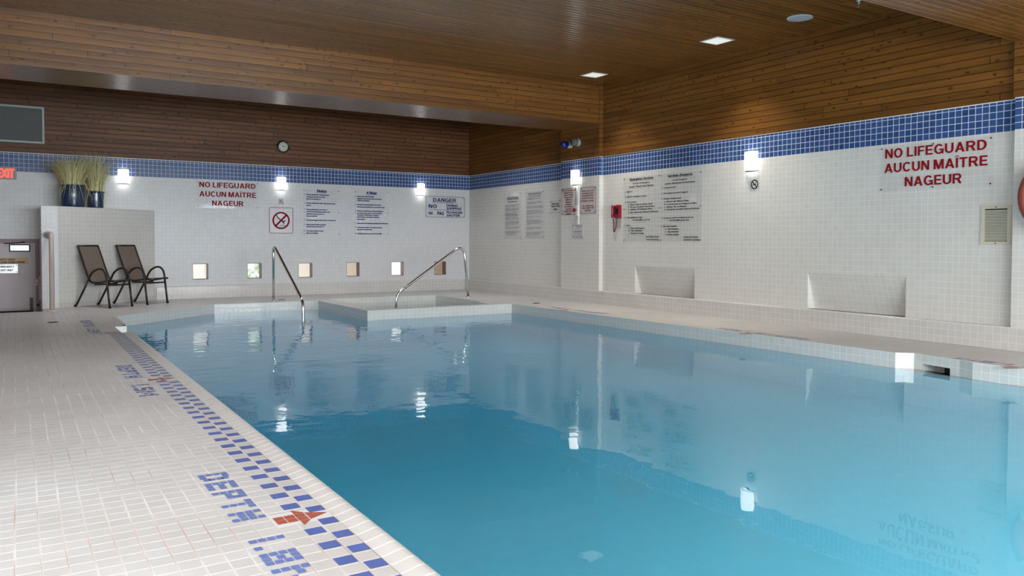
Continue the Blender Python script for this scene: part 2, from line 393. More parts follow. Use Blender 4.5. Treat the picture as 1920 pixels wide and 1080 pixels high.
# ------------------------------------------------------------------ mesh helpers
class MB:
    def __init__(s):
        s.v, s.f, s.uv, s.mi, s.sm, s.mats = [], [], [], [], [], []
    def slot(s, m):
        if m not in s.mats:
            s.mats.append(m)
        return s.mats.index(m)
    def face(s, pts, m, uv=None, smooth=False, uo=(0.0, 0.0)):
        pts = [Vector(p) for p in pts]
        b = len(s.v)
        s.v += pts
        s.f.append(tuple(range(b, b + len(pts))))
        if uv is None:
            n = Vector((0, 0, 0))
            for i in range(len(pts)):
                a, c = pts[i], pts[(i + 1) % len(pts)]
                n += Vector(((a.y - c.y) * (a.z + c.z), (a.z - c.z) * (a.x + c.x), (a.x - c.x) * (a.y + c.y)))
            if n.length < 1e-12:
                n = Vector((0, 0, 1))
            n.normalize()
            if abs(n.z) > 0.75:
                uv = [(p.x - uo[0], p.y - uo[1]) for p in pts]
            else:
                h = Vector((n.y, -n.x, 0)).normalized()
                if abs(h.x) > abs(h.y):
                    h = h if h.x > 0 else -h
                else:
                    h = h if h.y > 0 else -h
                uv = [(p.dot(h) - uo[0], p.z - uo[1]) for p in pts]
        s.uv.append(uv)
        s.mi.append(s.slot(m))
        s.sm.append(smooth)
    def box(s, x0, x1, y0, y1, z0, z1, m, skip=''):
        c = [(x, y, z) for z in (z0, z1) for y in (y0, y1) for x in (x0, x1)]
        for k, q in (('-z', (0, 2, 3, 1)), ('+z', (4, 5, 7, 6)), ('-y', (0, 1, 5, 4)), ('+y', (2, 6, 7, 3)), ('-x', (0, 4, 6, 2)), ('+x', (1, 3, 7, 5))):
            if k not in skip.split(','):
                s.face([c[i] for i in q], m)
    def obox(s, mat, x0, x1, y0, y1, z0, z1, m):
        n0 = len(s.v)
        s.box(x0, x1, y0, y1, z0, z1, m)
        for i in range(n0, len(s.v)):
            s.v[i] = mat @ s.v[i]
    def tube(s, path, r, m, seg=10, closed=False, cap=True):
        P = [Vector(p) for p in path]
        n = len(P)
        rr = r if isinstance(r, (list, tuple)) else [r] * n
        def tan(i):
            if closed:
                return (P[(i + 1) % n] - P[i - 1]).normalized()
            if i == 0: return (P[1] - P[0]).normalized()
            if i == n - 1: return (P[-1] - P[-2]).normalized()
            return ((P[i + 1] - P[i]).normalized() + (P[i] - P[i - 1]).normalized()).normalized()
        t0 = tan(0)
        ref = Vector((0, 0, 1)) if abs(t0.z) < 0.9 else Vector((1, 0, 0))
        nx = (ref - t0 * ref.dot(t0)).normalized()
        rings = []
        for i in range(n):
            t = tan(i)
            nx = (nx - t * nx.dot(t)).normalized()
            ny = t.cross(nx)
            rings.append([P[i] + (nx * math.cos(2 * math.pi * k / seg) + ny * math.sin(2 * math.pi * k / seg)) * rr[i] for k in range(seg)])
        cnt = n if closed else n - 1
        for i in range(cnt):
            a, b = rings[i], rings[(i + 1) % n]
            for k in range(seg):
                k2 = (k + 1) % seg
                s.face([a[k], a[k2], b[k2], b[k]], m, smooth=True)
        if cap and not closed:
            s.face(list(reversed(rings[0])), m)
            s.face(rings[-1], m)
    def lathe(s, prof, c, m, seg=24, axis='z', smooth=True):
        # prof: (radius, height) pairs along the axis from c
        def pt(r, h, a):
            x, y = r * math.cos(a), r * math.sin(a)
            if axis == 'z': o = (x, y, h)
            elif axis == 'x': o = (h, x, y)
            else: o = (x, h, y)
            return Vector(c) + Vector(o)
        for (r0, h0), (r1, h1) in zip(prof, prof[1:]):
            for k in range(seg):
                a0, a1 = 2 * math.pi * k / seg, 2 * math.pi * (k + 1) / seg
                if r0 < 1e-6:
                    s.face([pt(0, h0, 0), pt(r1, h1, a0), pt(r1, h1, a1)], m, smooth=smooth)
                elif r1 < 1e-6:
                    s.face([pt(r0, h0, a0), pt(0, h1, 0), pt(r0, h0, a1)], m, smooth=smooth)
                else:
                    s.face([pt(r0, h0, a0), pt(r1, h1, a0), pt(r1, h1, a1), pt(r0, h0, a1)], m, smooth=smooth)
    def build(s, name, parent=None, loc=None, weld=True):
        me = bpy.data.meshes.new(name)
        off = Vector(loc) if loc else Vector((0, 0, 0))
        me.from_pydata([tuple(p - off) for p in s.v], [], s.f)
        for mm in s.mats:
            me.materials.append(M[mm] if isinstance(mm, str) else mm)
        ul = me.uv_layers.new(name='UVMap')
        flat = []
        for u in s.uv:
            for a in u:
                flat += [a[0], a[1]]
        ul.data.foreach_set('uv', flat)
        me.polygons.foreach_set('material_index', s.mi)
        me.polygons.foreach_set('use_smooth', s.sm)
        if weld:
            import bmesh
            bm = bmesh.new(); bm.from_mesh(me)
            bmesh.ops.remove_doubles(bm, verts=bm.verts, dist=0.00004)
            bmesh.ops.recalc_face_normals(bm, faces=bm.faces)
            bm.to_mesh(me); bm.free()
        me.update()
        o = bpy.data.objects.new(name, me)
        COL.objects.link(o)
        if loc: o.location = loc
        if parent:
            o.parent = parent
        return o

def tag(o, label=None, cat=None, group=None, kind=None):
    if label: o['label'] = label
    if cat: o['category'] = cat
    if group: o['group'] = group
    if kind: o['kind'] = kind
    return o
def thing(name, label, cat, loc=(0, 0, 0), rz=0.0, group=None):
    o = bpy.data.objects.new(name, None)
    o.empty_display_size = 0.1
    COL.objects.link(o)
    o.location = loc
    o.rotation_euler = (0, 0, rz)
    return tag(o, label, cat, group)
def struct(name, mb, **k):
    return tag(mb.build(name, **k), kind='structure')
def copy_tree(o, parent=None):
    c = o.copy(); COL.objects.link(c)
    if parent: c.parent = parent
    for ch in list(o.children):
        copy_tree(ch, c)
    return c

# wall-hung things are built in wall coordinates: a right, b up, n out of the wall into the room
class Wall:
    def __init__(s, kind, pos):
        s.kind, s.pos = kind, pos
    def p(s, a, b, n=0.0):
        # a is world X on the back wall and world Y on the right wall
        return Vector((a, s.pos - n, b)) if s.kind == 'back' else Vector((s.pos - n, a, b))
    def rdir(s):
        return 1 if s.kind == 'back' else -1
BACK, MAIN, PIER, ALCOVE = Wall('back', 15.0), Wall('right', 8.245), Wall('right', 8.17), Wall('right', 8.30)
BACKWOOD = Wall('back', 14.985)

def wframe(mb, W, a0, a1, b0, b1, wa, wb, n0, n1, m):
    # four mitre-free members that do not overlap
    wbox(mb, W, a0, a0 + wa, b0, b1, n0, n1, m)
    wbox(mb, W, a1 - wa, a1, b0, b1, n0, n1, m)
    wbox(mb, W, a0 + wa, a1 - wa, b0, b0 + wb, n0, n1, m)
    wbox(mb, W, a0 + wa, a1 - wa, b1 - wb, b1, n0, n1, m)
def wbox(mb, W, a0, a1, b0, b1, n0, n1, m):
    p, q = W.p(min(a0, a1), b0, n0), W.p(max(a0, a1), b1, n1)
    mb.box(min(p.x, q.x), max(p.x, q.x), min(p.y, q.y), max(p.y, q.y), b0, b1, m)

def wloc(o):
    v = Vector((0, 0, 0))
    while o is not None:
        v += o.location
        o = o.parent
    return v
def part(mb, name, parent, label=None, local=False):
    # a part of a thing: mesh built in world coordinates, stored relative to the thing's base
    if local:
        o = mb.build(name, parent=parent)
    else:
        off = wloc(parent)
        for i in range(len(mb.v)):
            mb.v[i] = mb.v[i] - off
        o = mb.build(name, parent=parent)
    if label: o['label'] = label
    return o
def rebase(t, loc):
    t.location = loc

_fc = bpy.data.curves.new('lettering_curve', 'FONT')
_fo = bpy.data.objects.new('lettering_curve', _fc)
COL.objects.link(_fo)
_fc.resolution_u = 2
_cache = {}
def glyphs(text, bold):
    if (text, bold) not in _cache:
        _fc.body = text
        bpy.context.view_layer.update()
        me = bpy.data.meshes.new_from_object(_fo)
        _cache[(text, bold)] = ([v.co.copy() for v in me.vertices], [tuple(p.vertices) for p in me.polygons])
        bpy.data.meshes.remove(me)
    return _cache[(text, bold)]
_hv, _ = glyphs('H', True)
CAPH = max(v.y for v in _hv)
# heavy grotesque capitals for the big signs: p = convex polygon, a = elliptical stroke
HV = {
 'N': (.78, ['p', (0, 0), (.2, 0), (.2, 1), (0, 1)], ['p', (.58, 0), (.78, 0), (.78, 1), (.58, 1)], ['p', (0, 1), (.22, 1), (.78, 0), (.56, 0)]),
 'O': (.86, ['a', .43, .5, .43, .515, 0, 360]),
 'L': (.62, ['p', (0, 0), (.2, 0), (.2, 1), (0, 1)], ['p', (0, 0), (.62, 0), (.62, .17), (0, .17)]),
 'I': (.20, ['p', (0, 0), (.2, 0), (.2, 1), (0, 1)]),
 'F': (.62, ['p', (0, 0), (.2, 0), (.2, 1), (0, 1)], ['p', (0, .83), (.62, .83), (.62, 1), (0, 1)], ['p', (0, .42), (.56, .42), (.56, .585), (0, .585)]),
 'E': (.68, ['p', (0, 0), (.2, 0), (.2, 1), (0, 1)], ['p', (0, .83), (.67, .83), (.67, 1), (0, 1)], ['p', (0, .42), (.62, .42), (.62, .585), (0, .585)], ['p', (0, 0), (.68, 0), (.68, .17), (0, .17)]),
 'G': (.86, ['a', .43, .5, .43, .515, 38, 318], ['p', (.47, .36), (.86, .36), (.86, .52), (.47, .52)], ['p', (.69, .0), (.86, .0), (.86, .36), (.66, .36)]),
 'U': (.78, ['p', (0, .36), (.2, .36), (.2, 1), (0, 1)], ['p', (.58, .36), (.78, .36), (.78, 1), (.58, 1)], ['a', .39, .36, .39, .375, 180, 360]),
 'A': (.86, ['p', (0, 0), (.215, 0), (.53, 1), (.33, 1)], ['p', (.86, 0), (.645, 0), (.33, 1), (.53, 1)], ['p', (.2, .21), (.66, .21), (.62, .36), (.24, .36)]),
 'R': (.82, ['p', (0, 0), (.2, 0), (.2, 1), (0, 1)], ['p', (0, .83), (.47, .83), (.47, 1), (0, 1)], ['p', (0, .40), (.47, .40), (.47, .57), (0, .57)], ['a', .47, .70, .31, .30, -90, 90], ['p', (.38, .42), (.60, .44), (.82, 0), (.59, 0)]),
 'D': (.80, ['p', (0, 0), (.2, 0), (.2, 1), (0, 1)], ['p', (0, .83), (.36, .83), (.36, 1), (0, 1)], ['p', (0, 0), (.36, 0), (.36, .17), (0, .17)], ['a', .36, .5, .44, .5, -90, 90]),
 'C': (.82, ['a', .43, .5, .43, .515, 40, 320]),
 'M': (.94, ['p', (0, 0), (.19, 0), (.19, 1), (0, 1)], ['p', (.75, 0), (.94, 0), (.94, 1), (.75, 1)], ['p', (0, 1), (.25, 1), (.56, 0), (.38, 0)], ['p', (.94, 1), (.69, 1), (.38, 0), (.56, 0)]),
 'T': (.72, ['p', (0, .83), (.72, .83), (.72, 1), (0, 1)], ['p', (.26, 0), (.46, 0), (.46, 1), (.26, 1)]),
 'Î': (.20, ['p', (0, 0), (.2, 0), (.2, 1), (0, 1)], ['p', (-.14, 1.08), (.0, 1.08), (.14, 1.22), (.04, 1.22)], ['p', (.34, 1.08), (.2, 1.08), (.06, 1.22), (.16, 1.22)]),
}
def heavy(mb, W, text, a0, a1, zb, cap, m, n):
    x, put = 0.0, []
    for ch in text:
        if ch == ' ':
            x += .30; continue
        g = HV[ch]; put.append((x, g)); x += g[0] + .125
    tot = x - .125
    k = (a1 - a0) / tot
    dn = 0
    for gx, g in put:
        for q in g[1:]:
            dn = (dn + 1) % 5
            f = lambda px, pz: W.p(a0 + (gx + px) * k, zb + pz * cap, n + dn * .0003)
            if q[0] == 'p':
                mb.face([f(*p) for p in q[1:]], m, uv=[(0, 0)] * (len(q) - 1))
            else:
                _, cx, cz, rx, rz, t0, t1 = q
                S_ = max(6, int((t1 - t0) / 12))
                for i in range(S_):
                    A, B = math.radians(t0 + (t1 - t0) * i / S_), math.radians(t0 + (t1 - t0) * (i + 1) / S_)
                    mb.face([f(cx + rx * math.cos(A), cz + rz * math.sin(A)), f(cx + rx * math.cos(B), cz + rz * math.sin(B)),
                             f(cx + (rx - .2) * math.cos(B), cz + (rz - .17) * math.sin(B)), f(cx + (rx - .2) * math.cos(A), cz + (rz - .17) * math.sin(A))], m, uv=[(0, 0)] * 4)

def letters(mb, W, text, a0, a1, zb, cap, m, n, style=''):
    if 'h' in style:
        heavy(mb, W, text, a0, a1, zb, cap, m, n)
    else:
        vs, fs = glyphs(text, 'b' in style)
        if not vs: return
        x0, x1 = min(v.x for v in vs), max(v.x for v in vs)
        k = cap / CAPH
        si = mb.slot(m)
        d = cap * (0.07 if 'b' in style else 0.02)
        sg = 1 if a1 > a0 else -1
        # heavy strokes: the outline laid down several times a hair apart
        for i, (ox, oz) in enumerate(((-d, 0), (d, 0), (0, -d * .7), (0, d * .7)) if 'b' in style else ((-d, 0), (d, 0))):
            b = len(mb.v)
            for v in vs:
                mb.v.append(W.p(a0 + sg * d + (v.x - x0) / (x1 - x0) * (a1 - a0 - 2 * sg * d) + ox, zb + v.y * k + oz, n + i * .0003))
            for f in fs:
                mb.f.append(tuple(b + i for i in f))
                mb.uv.append([(0, 0)] * len(f)); mb.mi.append(si); mb.sm.append(False)
    if 'u' in style:
        e = (a1 - a0) * 0.02
        th = cap * 0.10
        z1 = zb - cap * 0.20
        p = [W.p(a0 - e, z1 - th, n), W.p(a1 + e, z1 - th, n), W.p(a1 + e, z1, n), W.p(a0 - e, z1, n)]
        mb.face(p, m, uv=[(0, 0)] * 4)

def disc(mb, W, a, b, r, n, m, seg=16):
    mb.face([W.p(a + r * math.cos(2 * math.pi * k / seg), b + r * math.sin(2 * math.pi * k / seg), n) for k in range(seg)], m)
def stud(mb, W, a, b, r, n0, n1, m, seg=12):
    ring = lambda n, q: [W.p(a + q * math.cos(2 * math.pi * k / seg), b + q * math.sin(2 * math.pi * k / seg), n) for k in range(seg)]
    lo, hi = ring(n0, r), ring(n1, r * 0.85)
    for k in range(seg):
        mb.face([lo[k], lo[(k + 1) % seg], hi[(k + 1) % seg], hi[k]], m)
    mb.face(hi, m)
def ring_flat(mb, W, a, b, r0, r1, n, m, seg=40):
    for k in range(seg):
        t0, t1 = 2 * math.pi * k / seg, 2 * math.pi * (k + 1) / seg
        q = lambda r, t: W.p(a + r * math.cos(t), b + r * math.sin(t), n)
        mb.face([q(r0, t0), q(r1, t0), q(r1, t1), q(r0, t1)], m)

# ================================================================== THE ROOM
ZL, ZB0, ZB1, ZC, ZBEAM = 0.224, 2.127, 2.431, 3.575, 2.97
XL, XR, YF, YBK = -1.6, 8.30, -4.5, 15.0
OB = (0.0, 0.126)                        # tile offset so whole courses hang below the top of the blue band

def wall_strip(mb, p0, p1, z0, z1, m, uo=(0, 0)):
    mb.face([(p0[0], p0[1], z0), (p1[0], p1[1], z0), (p1[0], p1[1], z1), (p0[0], p0[1], z1)], m, uo=uo)

def clad(mb, p0, p1, z0, white, n=(0, 0), ztop=ZC, ext=(0, 0)):
    # white tile, blue border, then cedar boards standing proud of the tile by n
    uo = (0.0, ZB0 % 0.068)
    if z0 < ZB0: wall_strip(mb, p0, p1, z0, ZB0, white, uo)
    wall_strip(mb, p0, p1, ZB0, ZB1, 'tile_blue', uo)
    L_ = math.dist(p0, p1)
    tx, ty = (p1[0] - p0[0]) / L_, (p1[1] - p0[1]) / L_
    # boards run on past a corner by ext so the cladding closes there
    q0 = (p0[0] + n[0] - tx * ext[0], p0[1] + n[1] - ty * ext[0])
    q1 = (p1[0] + n[0] + tx * ext[1], p1[1] + n[1] + ty * ext[1])
    wd = 'wood_back' if white == 'tile_back' else 'wood'
    wall_strip(mb, q0, q1, ZB1 + 0.004, ztop, wd, (0.0, ZB1))
    mb.face([(p0[0], p0[1], ZB1 + 0.004), (p1[0], p1[1], ZB1 + 0.004), (q1[0], q1[1], ZB1 + 0.004), (q0[0], q0[1], ZB1 + 0.004)], wd)
    # pale grout line capping the border
    e = 0.003
    k0, k1 = (p0[0] + n[0] * 0.3, p0[1] + n[1] * 0.3), (p1[0] + n[0] * 0.3, p1[1] + n[1] * 0.3)
    wall_strip(mb, k0, k1, ZB1 - 0.006, ZB1 + 0.004, 'white_plastic')

def wall_with_holes(mb, W, a0, a1, b0, b1, holes, m, uo):
    # a rectangle with rectangular holes, laid out on the grid the holes make
    A = sorted({a0, a1, *[h[0] for h in holes], *[h[1] for h in holes]})
    B = sorted({b0, b1, *[h[2] for h in holes], *[h[3] for h in holes]})
    A = [x for x in A if a0 <= x <= a1]; B = [x for x in B if b0 <= x <= b1]
    for i in range(len(A) - 1):
        for j in range(len(B) - 1):
            ca, cb = (A[i] + A[i + 1]) / 2, (B[j] + B[j + 1]) / 2
            if any(h[0] < ca < h[1] and h[2] < cb < h[3] for h in holes): continue
            mb.face([W.p(A[i], B[j]), W.p(A[i + 1], B[j]), W.p(A[i + 1], B[j + 1]), W.p(A[i], B[j + 1])], m, uo=uo)

UO = (0.0, ZB0 % 0.068)
# ---- back wall, with six small window holes and the doorway
BLOCKS = [(2.675, 2.941, 0.333, 0.618), (3.625, 3.886, 0.330, 0.616), (4.577, 4.850, 0.323, 0.607),
          (5.536, 5.806, 0.324, 0.608), (6.490, 6.763, 0.321, 0.607), (7.459, 7.736, 0.318, 0.603)]
DOOR = (-0.72, 0.335, -1.02, 1.05)
mb = MB()
wall_with_holes(mb, BACK, XL, XR, -1.02, ZB0, BLOCKS + [DOOR], 'tile_back', UO)
clad(mb, (XL, 15.0), (XR, 15.0), ZB0, 'tile_back', n=(0, -0.015))
struct('wall_back', mb)

# ---- right wall: main wall with two sloped niches, pier under the beam, alcove wall beyond
NICHES = [(8.240, 9.532, ZL, 0.655), (5.058, 6.325, ZL, 0.663)]
mb = MB()
wall_with_holes(mb, MAIN, 3.94, 10.35, ZL - 0.02, ZB0, [(a, b, ZL - 0.02, d) for a, b, c, d in NICHES], 'tile_warm', UO)
clad(mb, (8.245, 3.94), (8.245, 10.35), ZB0, 'tile_warm', n=(-0.015, 0))
for a0, a1, b0, b1 in NICHES:
    d = 0.135
    mb.face([MAIN.p(a0, b0, -d), MAIN.p(a1, b0, -d), MAIN.p(a1, b1), MAIN.p(a0, b1)], 'tile_warm', uo=UO)
    for a in (a0, a1):
        mb.face([MAIN.p(a, b0), MAIN.p(a, b0, -d), MAIN.p(a, b1)], 'tile_warm', uo=UO)
    mb.face([MAIN.p(a0, b0), MAIN.p(a1, b0), MAIN.p(a1, b0, -d), MAIN.p(a0, b0, -d)], 'tile_warm')
# pier below the far beam
clad(mb, (8.17, 10.35), (8.17, 11.42), ZL - 0.02, 'tile_warm', n=(-0.012, 0), ztop=ZBEAM, ext=(0.012, 0.012))
clad(mb, (8.17, 10.35), (8.245, 10.35), ZL - 0.02, 'tile_warm', n=(0, -0.012), ztop=ZC, ext=(0.012, 0))
clad(mb, (8.17, 11.42), (8.30, 11.42), ZL - 0.02, 'tile_warm', n=(0, 0.012), ztop=ZBEAM, ext=(0.012, 0))
# alcove wall
clad(mb, (8.30, 11.42), (8.30, 15.0), ZL - 0.02, 'tile_warm', n=(-0.015, 0))
# near pier and the wall beside the camera
clad(mb, (8.17, 2.92), (8.17, 3.94), ZL - 0.02, 'tile_warm', n=(-0.012, 0), ztop=ZBEAM, ext=(0.012, 0.012))
clad(mb, (8.17, 3.94), (8.245, 3.94), ZL - 0.02, 'tile_warm', n=(0, 0.012), ztop=ZC, ext=(0.012, 0))
clad(mb, (8.17, 2.92), (8.245, 2.92), ZL - 0.02, 'tile_warm', n=(0, -0.012), ztop=ZBEAM, ext=(0.012, 0))
clad(mb, (8.245, YF), (8.245, 2.92), ZL - 0.02, 'tile_warm', n=(-0.015, 0))
struct('wall_right', mb)

# ---- left wall with side windows, wall behind the camera with the window band
LEFT = Wall('right', XL)
mb = MB()
wins_l = [(-3.4 + 1.85 * i, -1.7 + 1.85 * i, 0.7, 2.1) for i in range(4)]
wall_with_holes(mb, LEFT, YF, 15.0, -1.02, ZB0, wins_l, 'tile_warm', UO)
clad(mb, (XL, YF), (XL, 15.0), ZB0, 'tile_warm', n=(0.015, 0))
struct('wall_left', mb)
FRONT = Wall('back', YF)
mb = MB()
wins_f = [(-1.0 + 1.5 * i, 0.4 + 1.5 * i, 0.40, 2.50) for i in range(6)]
wall_with_holes(mb, FRONT, XL, XR, -0.02, 2.6, wins_f, 'tile_warm', UO)
mb.face([(XL, YF, 2.6), (XR, YF, 2.6), (XR, YF, ZC), (XL, YF, ZC)], 'wood')
struct('wall_front', mb)
def window(n, W, holes, axis):
    mb = MB(); gl = MB()
    for a0, a1, b0, b1 in holes:
        for q in ((a0, a0 + .05, b0, b1), (a1 - .05, a1, b0, b1), (a0 + .05, a1 - .05, b0, b0 + .05), (a0 + .05, a1 - .05, b1 - .05, b1), ((a0 + a1) / 2 - .02, (a0 + a1) / 2 + .02, b0 + .05, b1 - .05)):
            p0, p1 = W.p(q[0], q[2], -0.06), W.p(q[1], q[3], 0.02)
            mb.box(min(p0.x, p1.x), max(p0.x, p1.x), min(p0.y, p1.y), max(p0.y, p1.y), q[2], q[3], 'white_plastic')
        gl.face([W.p(a0, b0, -.03), W.p(a1, b0, -.03), W.p(a1, b1, -.03), W.p(a0, b1, -.03)], 'glass')
    f = struct('window_%d' % n, mb)
    gl.build('pane', parent=f)
window(1, FRONT, wins_f, 0)
window(2, LEFT, wins_l, 1)

# ---- deck
def xr(y):                                # right pool edge
    return 6.945 + (11.1 - y) * (7.055 - 6.945) / 7.8
POOL = [(1.10, -1.6), (1.10, 9.85), (1.00, 9.85), (1.00, 10.60), (1.13, 10.60), (1.14, 11.95), (2.72, 13.42), (4.42, 13.36), (4.42, 11.10),
        (xr(11.1), 11.10), (xr(4.41), 4.41), (7.16, 4.30), (7.10, 3.84), (xr(3.70), 3.70), (xr(-1.6), -1.6)]
SPA = [(4.70, 11.29), (4.70, 13.64), (6.80, 13.60), (6.78, 11.80), (6.66, 11.72), (6.62, 11.29)]
OUT = [(XL, YF), (XR, YF), (XR, 15.0), (0.335, 15.0), (0.335, 13.35), (XL, 13.35)]
def poly_fill(mb, loops, z, m, uo=(0, 0)):
    vs = [[Vector((x, y, 0)) for x, y in lp] for lp in loops]
    flat = [v for lp in vs for v in lp]
    for t in tessellate_polygon(vs):
        mb.face([(flat[i].x, flat[i].y, z) for i in t], m, uo=uo)
mb = MB()
poly_fill(mb, [OUT, POOL, SPA], 0.0, 'tile_deck', (0.942, 2.738))
# stairwell down to the emergency door: risers and treads
for i in range(5):
    y0, y1, z = 13.35 + 0.27 * i, 13.35 + 0.27 * (i + 1), -0.2 * i
    mb.face([(XL, y0, z - 0.2), (0.335, y0, z - 0.2), (0.335, y0, z), (XL, y0, z)], 'tile_ledge')
    mb.face([(XL, y0, z - 0.2), (0.335, y0, z - 0.2), (0.335, y1 if i < 4 else 15.0, z - 0.2), (XL, y1 if i < 4 else 15.0, z - 0.2)], 'tile_deck')
mb.face([(0.335, 13.35, -1.02), (0.335, 15.0, -1.02), (0.335, 15.0, 0), (0.335, 13.35, 0)], 'tile_ledge')
struct('floor', mb)

# ---- pool and spa basins
ZW = -0.145
mb = MB()
n = len(POOL)
zdeep = -2.4
for i in range(n):
    a, b = POOL[i], POOL[(i + 1) % n]
    d = math.dist(a, b)
    def wq(t0, t1, z0, z1, m):
        p = lambda t, z: (a[0] + (b[0] - a[0]) * t, a[1] + (b[1] - a[1]) * t, z)
        mb.face([p(t0, z0), p(t1, z0), p(t1, z1), p(t0, z1)], m, uv=[(t0 * d, z0), (t1 * d, z0), (t1 * d, z1), (t0 * d, z1)])
    if i == 11:                            # the skimmer throat opens in this short face
        wq(0, .20, -0.22, 0, 'tile_coping'); wq(.80, 1, -0.22, 0, 'tile_coping'); wq(.20, .80, -0.090, 0, 'tile_coping')
        nx, ny = (b[1] - a[1]) / d, -(b[0] - a[0]) / d
        if nx < 0: nx, ny = -nx, -ny
        p = lambda t, q, z: (a[0] + (b[0] - a[0]) * t + nx * q, a[1] + (b[1] - a[1]) * t + ny * q, z)
        mb.face([p(.2, 0, -.09), p(.8, 0, -.09), p(.8, .3, -.09), p(.2, .3, -.09)], 'void')
        mb.face([p(.2, 0, -.22), p(.8, 0, -.22), p(.8, .3, -.22), p(.2, .3, -.22)], 'void')
        for t in (.2, .8):
            mb.face([p(t, 0, -.22), p(t, .3, -.22), p(t, .3, -.09), p(t, 0, -.09)], 'tile_ledge')
        mb.face([p(.2, .3, -.22), p(.8, .3, -.22), p(.8, .3, -.09), p(.2, .3, -.09)], 'void')
    else:
        wq(0, 1, -0.22, 0, 'tile_coping')
# below the skimmer notches the basin walls run straight
LOWER = [POOL[k] for k in range(n) if k not in (2, 3, 11, 12)]
for k in range(len(LOWER)):
    a, b = LOWER[k], LOWER[(k + 1) % len(LOWER)]
    d = math.dist(a, b)
    mb.face([(*a, zdeep), (*b, zdeep), (*b, -0.22), (*a, -0.22)], 'tile_basin', uv=[(0, zdeep), (d, zdeep), (d, -.22), (0, -.22)])
for q in ((1, 2, 3, 4), (10, 11, 12, 13)):
    mb.face([(*POOL[k], -0.22) for k in q], 'tile_coping')
# the floor is sloped deeper to darken the water towards the far end
def bed(y):
    t = min(1.0, max(0.0, (y - 0.5) / 8.5))
    return -1.38 - 0.92 * t * t * (3 - 2 * t)
FL = [(-1.65, bed(-1.65))] + [(0.5 + 8.5 * i / 24, bed(0.5 + 8.5 * i / 24)) for i in range(25)] + [(13.5, bed(13.5))]
for (ya, za), (yb, zb) in zip(FL, FL[1:]):
    mb.face([(0.95, ya, za), (7.25, ya, za), (7.25, yb, zb), (0.95, yb, zb)], 'tile_basin', uv=[(0.95, ya), (7.25, ya), (7.25, yb), (0.95, yb)], smooth=True)
struct('pool_basin', mb)
mb = MB()
n = len(SPA)
for i in range(n):
    a, b = SPA[i], SPA[(i + 1) % n]
    d = math.dist(a, b)
    mb.face([(*a, -0.9), (*b, -0.9), (*b, 0), (*a, 0)], 'tile_coping', uv=[(0, -.9), (d, -.9), (d, 0), (0, 0)])
poly_fill(mb, [SPA], -0.9, 'tile_basin')
struct('spa_basin', mb)

def shrink(poly, e):
    out = []
    n = len(poly)
    area2 = sum(poly[i][0] * poly[(i + 1) % n][1] - poly[(i + 1) % n][0] * poly[i][1] for i in range(n))
    s = 1 if area2 > 0 else -1
    for i in range(n):
        p0, p1, p2 = Vector(poly[i - 1]), Vector(poly[i]), Vector(poly[(i + 1) % n])
        d1, d2 = (p1 - p0).normalized(), (p2 - p1).normalized()
        n1, n2 = Vector((-d1.y, d1.x)) * s, Vector((-d2.y, d2.x)) * s
        k = n1 + n2
        k = k / max(0.3, (1 + n1.dot(n2)))
        q = p1 + k * e
        out.append((q.x, q.y))
    return out
def water(name, poly, ztop, zbot, label, cat):
    mb = MB()
    P = shrink(poly, 0.0015)
    poly_fill(mb, [P], ztop, 'water')
    for i in range(len(P)):
        a, b = P[i], P[(i + 1) % len(P)]
        mb.face([(*a, zbot), (*b, zbot), (*b, ztop), (*a, ztop)], 'water')
    poly_fill(mb, [P], zbot, 'water')
    return tag(mb.build(name), label, cat, kind='stuff')
water('pool_water', POOL, ZW, zdeep + 0.003, 'clear turquoise water filling the big swimming pool', 'water')
water('spa_water', SPA, -0.30, -0.897, 'water in the small raised-edge spa at the far pool corner', 'water')

# ---- base ledges along the walls
mb = MB()
def ledge(p0, p1, back):
    d = math.dist(p0, p1)
    ez = 0.008
    mb.face([(*p0, 0), (*p1, 0), (*p1, ZL - ez), (*p0, ZL - ez)], 'tile_ledge', uv=[(0, 0.0), (d, 0.0), (d, ZL), (0, ZL)])
    q0, q1 = (p0[0] + back[0], p0[1] + back[1]), (p1[0] + back[0], p1[1] + back[1])
    e0, e1 = (p0[0] + back[0] * .06, p0[1] + back[1] * .06), (p1[0] + back[0] * .06, p1[1] + back[1] * .06)
    mb.face([(*p0, ZL - ez), (*p1, ZL - ez), (*e1, ZL), (*e0, ZL)], 'tile_ledge', uv=[(0, ZL), (d, ZL), (d, ZL), (0, ZL)])
    mb.face([(*e0, ZL), (*e1, ZL), (*q1, ZL), (*q0, ZL)], 'tile_ledge', uv=[(0, .01), (d, .01), (d, .06), (0, .06)])
ledge((8.165, YF), (8.165, 14.95), (0.135, 0))
struct('baseboard_right', mb)
mb = MB()
ledge((2.075, 14.95), (8.165, 14.95), (0, 0.05))
mb.face([(2.075, 14.95, 0), (2.075, 15, 0), (2.075, 15, ZL), (2.075, 14.95, ZL)], 'tile_ledge')
struct('baseboard_back', mb)

# ---- ceiling and the two boarded beams
mb = MB()
mb.face([(XL, YF, ZC), (XR, YF, ZC), (XR, 15.0, ZC), (XL, 15.0, ZC)], 'wood_ceiling', uo=(0, 0.02))
struct('ceiling', mb)
for nm, y0, y1 in (('beam_far', 10.35, 11.37), ('beam_near', 2.92, 3.94)):
    mb = MB()
    for y in (y0, y1):
        mb.face([(XL, y, ZBEAM), (XR, y, ZBEAM), (XR, y, ZC), (XL, y, ZC)], 'wood', uo=(0.4, ZBEAM))
    mb.face([(XL, y0, ZBEAM), (XR, y0, ZBEAM), (XR, y1, ZBEAM), (XL, y1, ZBEAM)], 'wood_ceiling', uo=(0.3, y0))
    struct('ceiling_beam', mb)

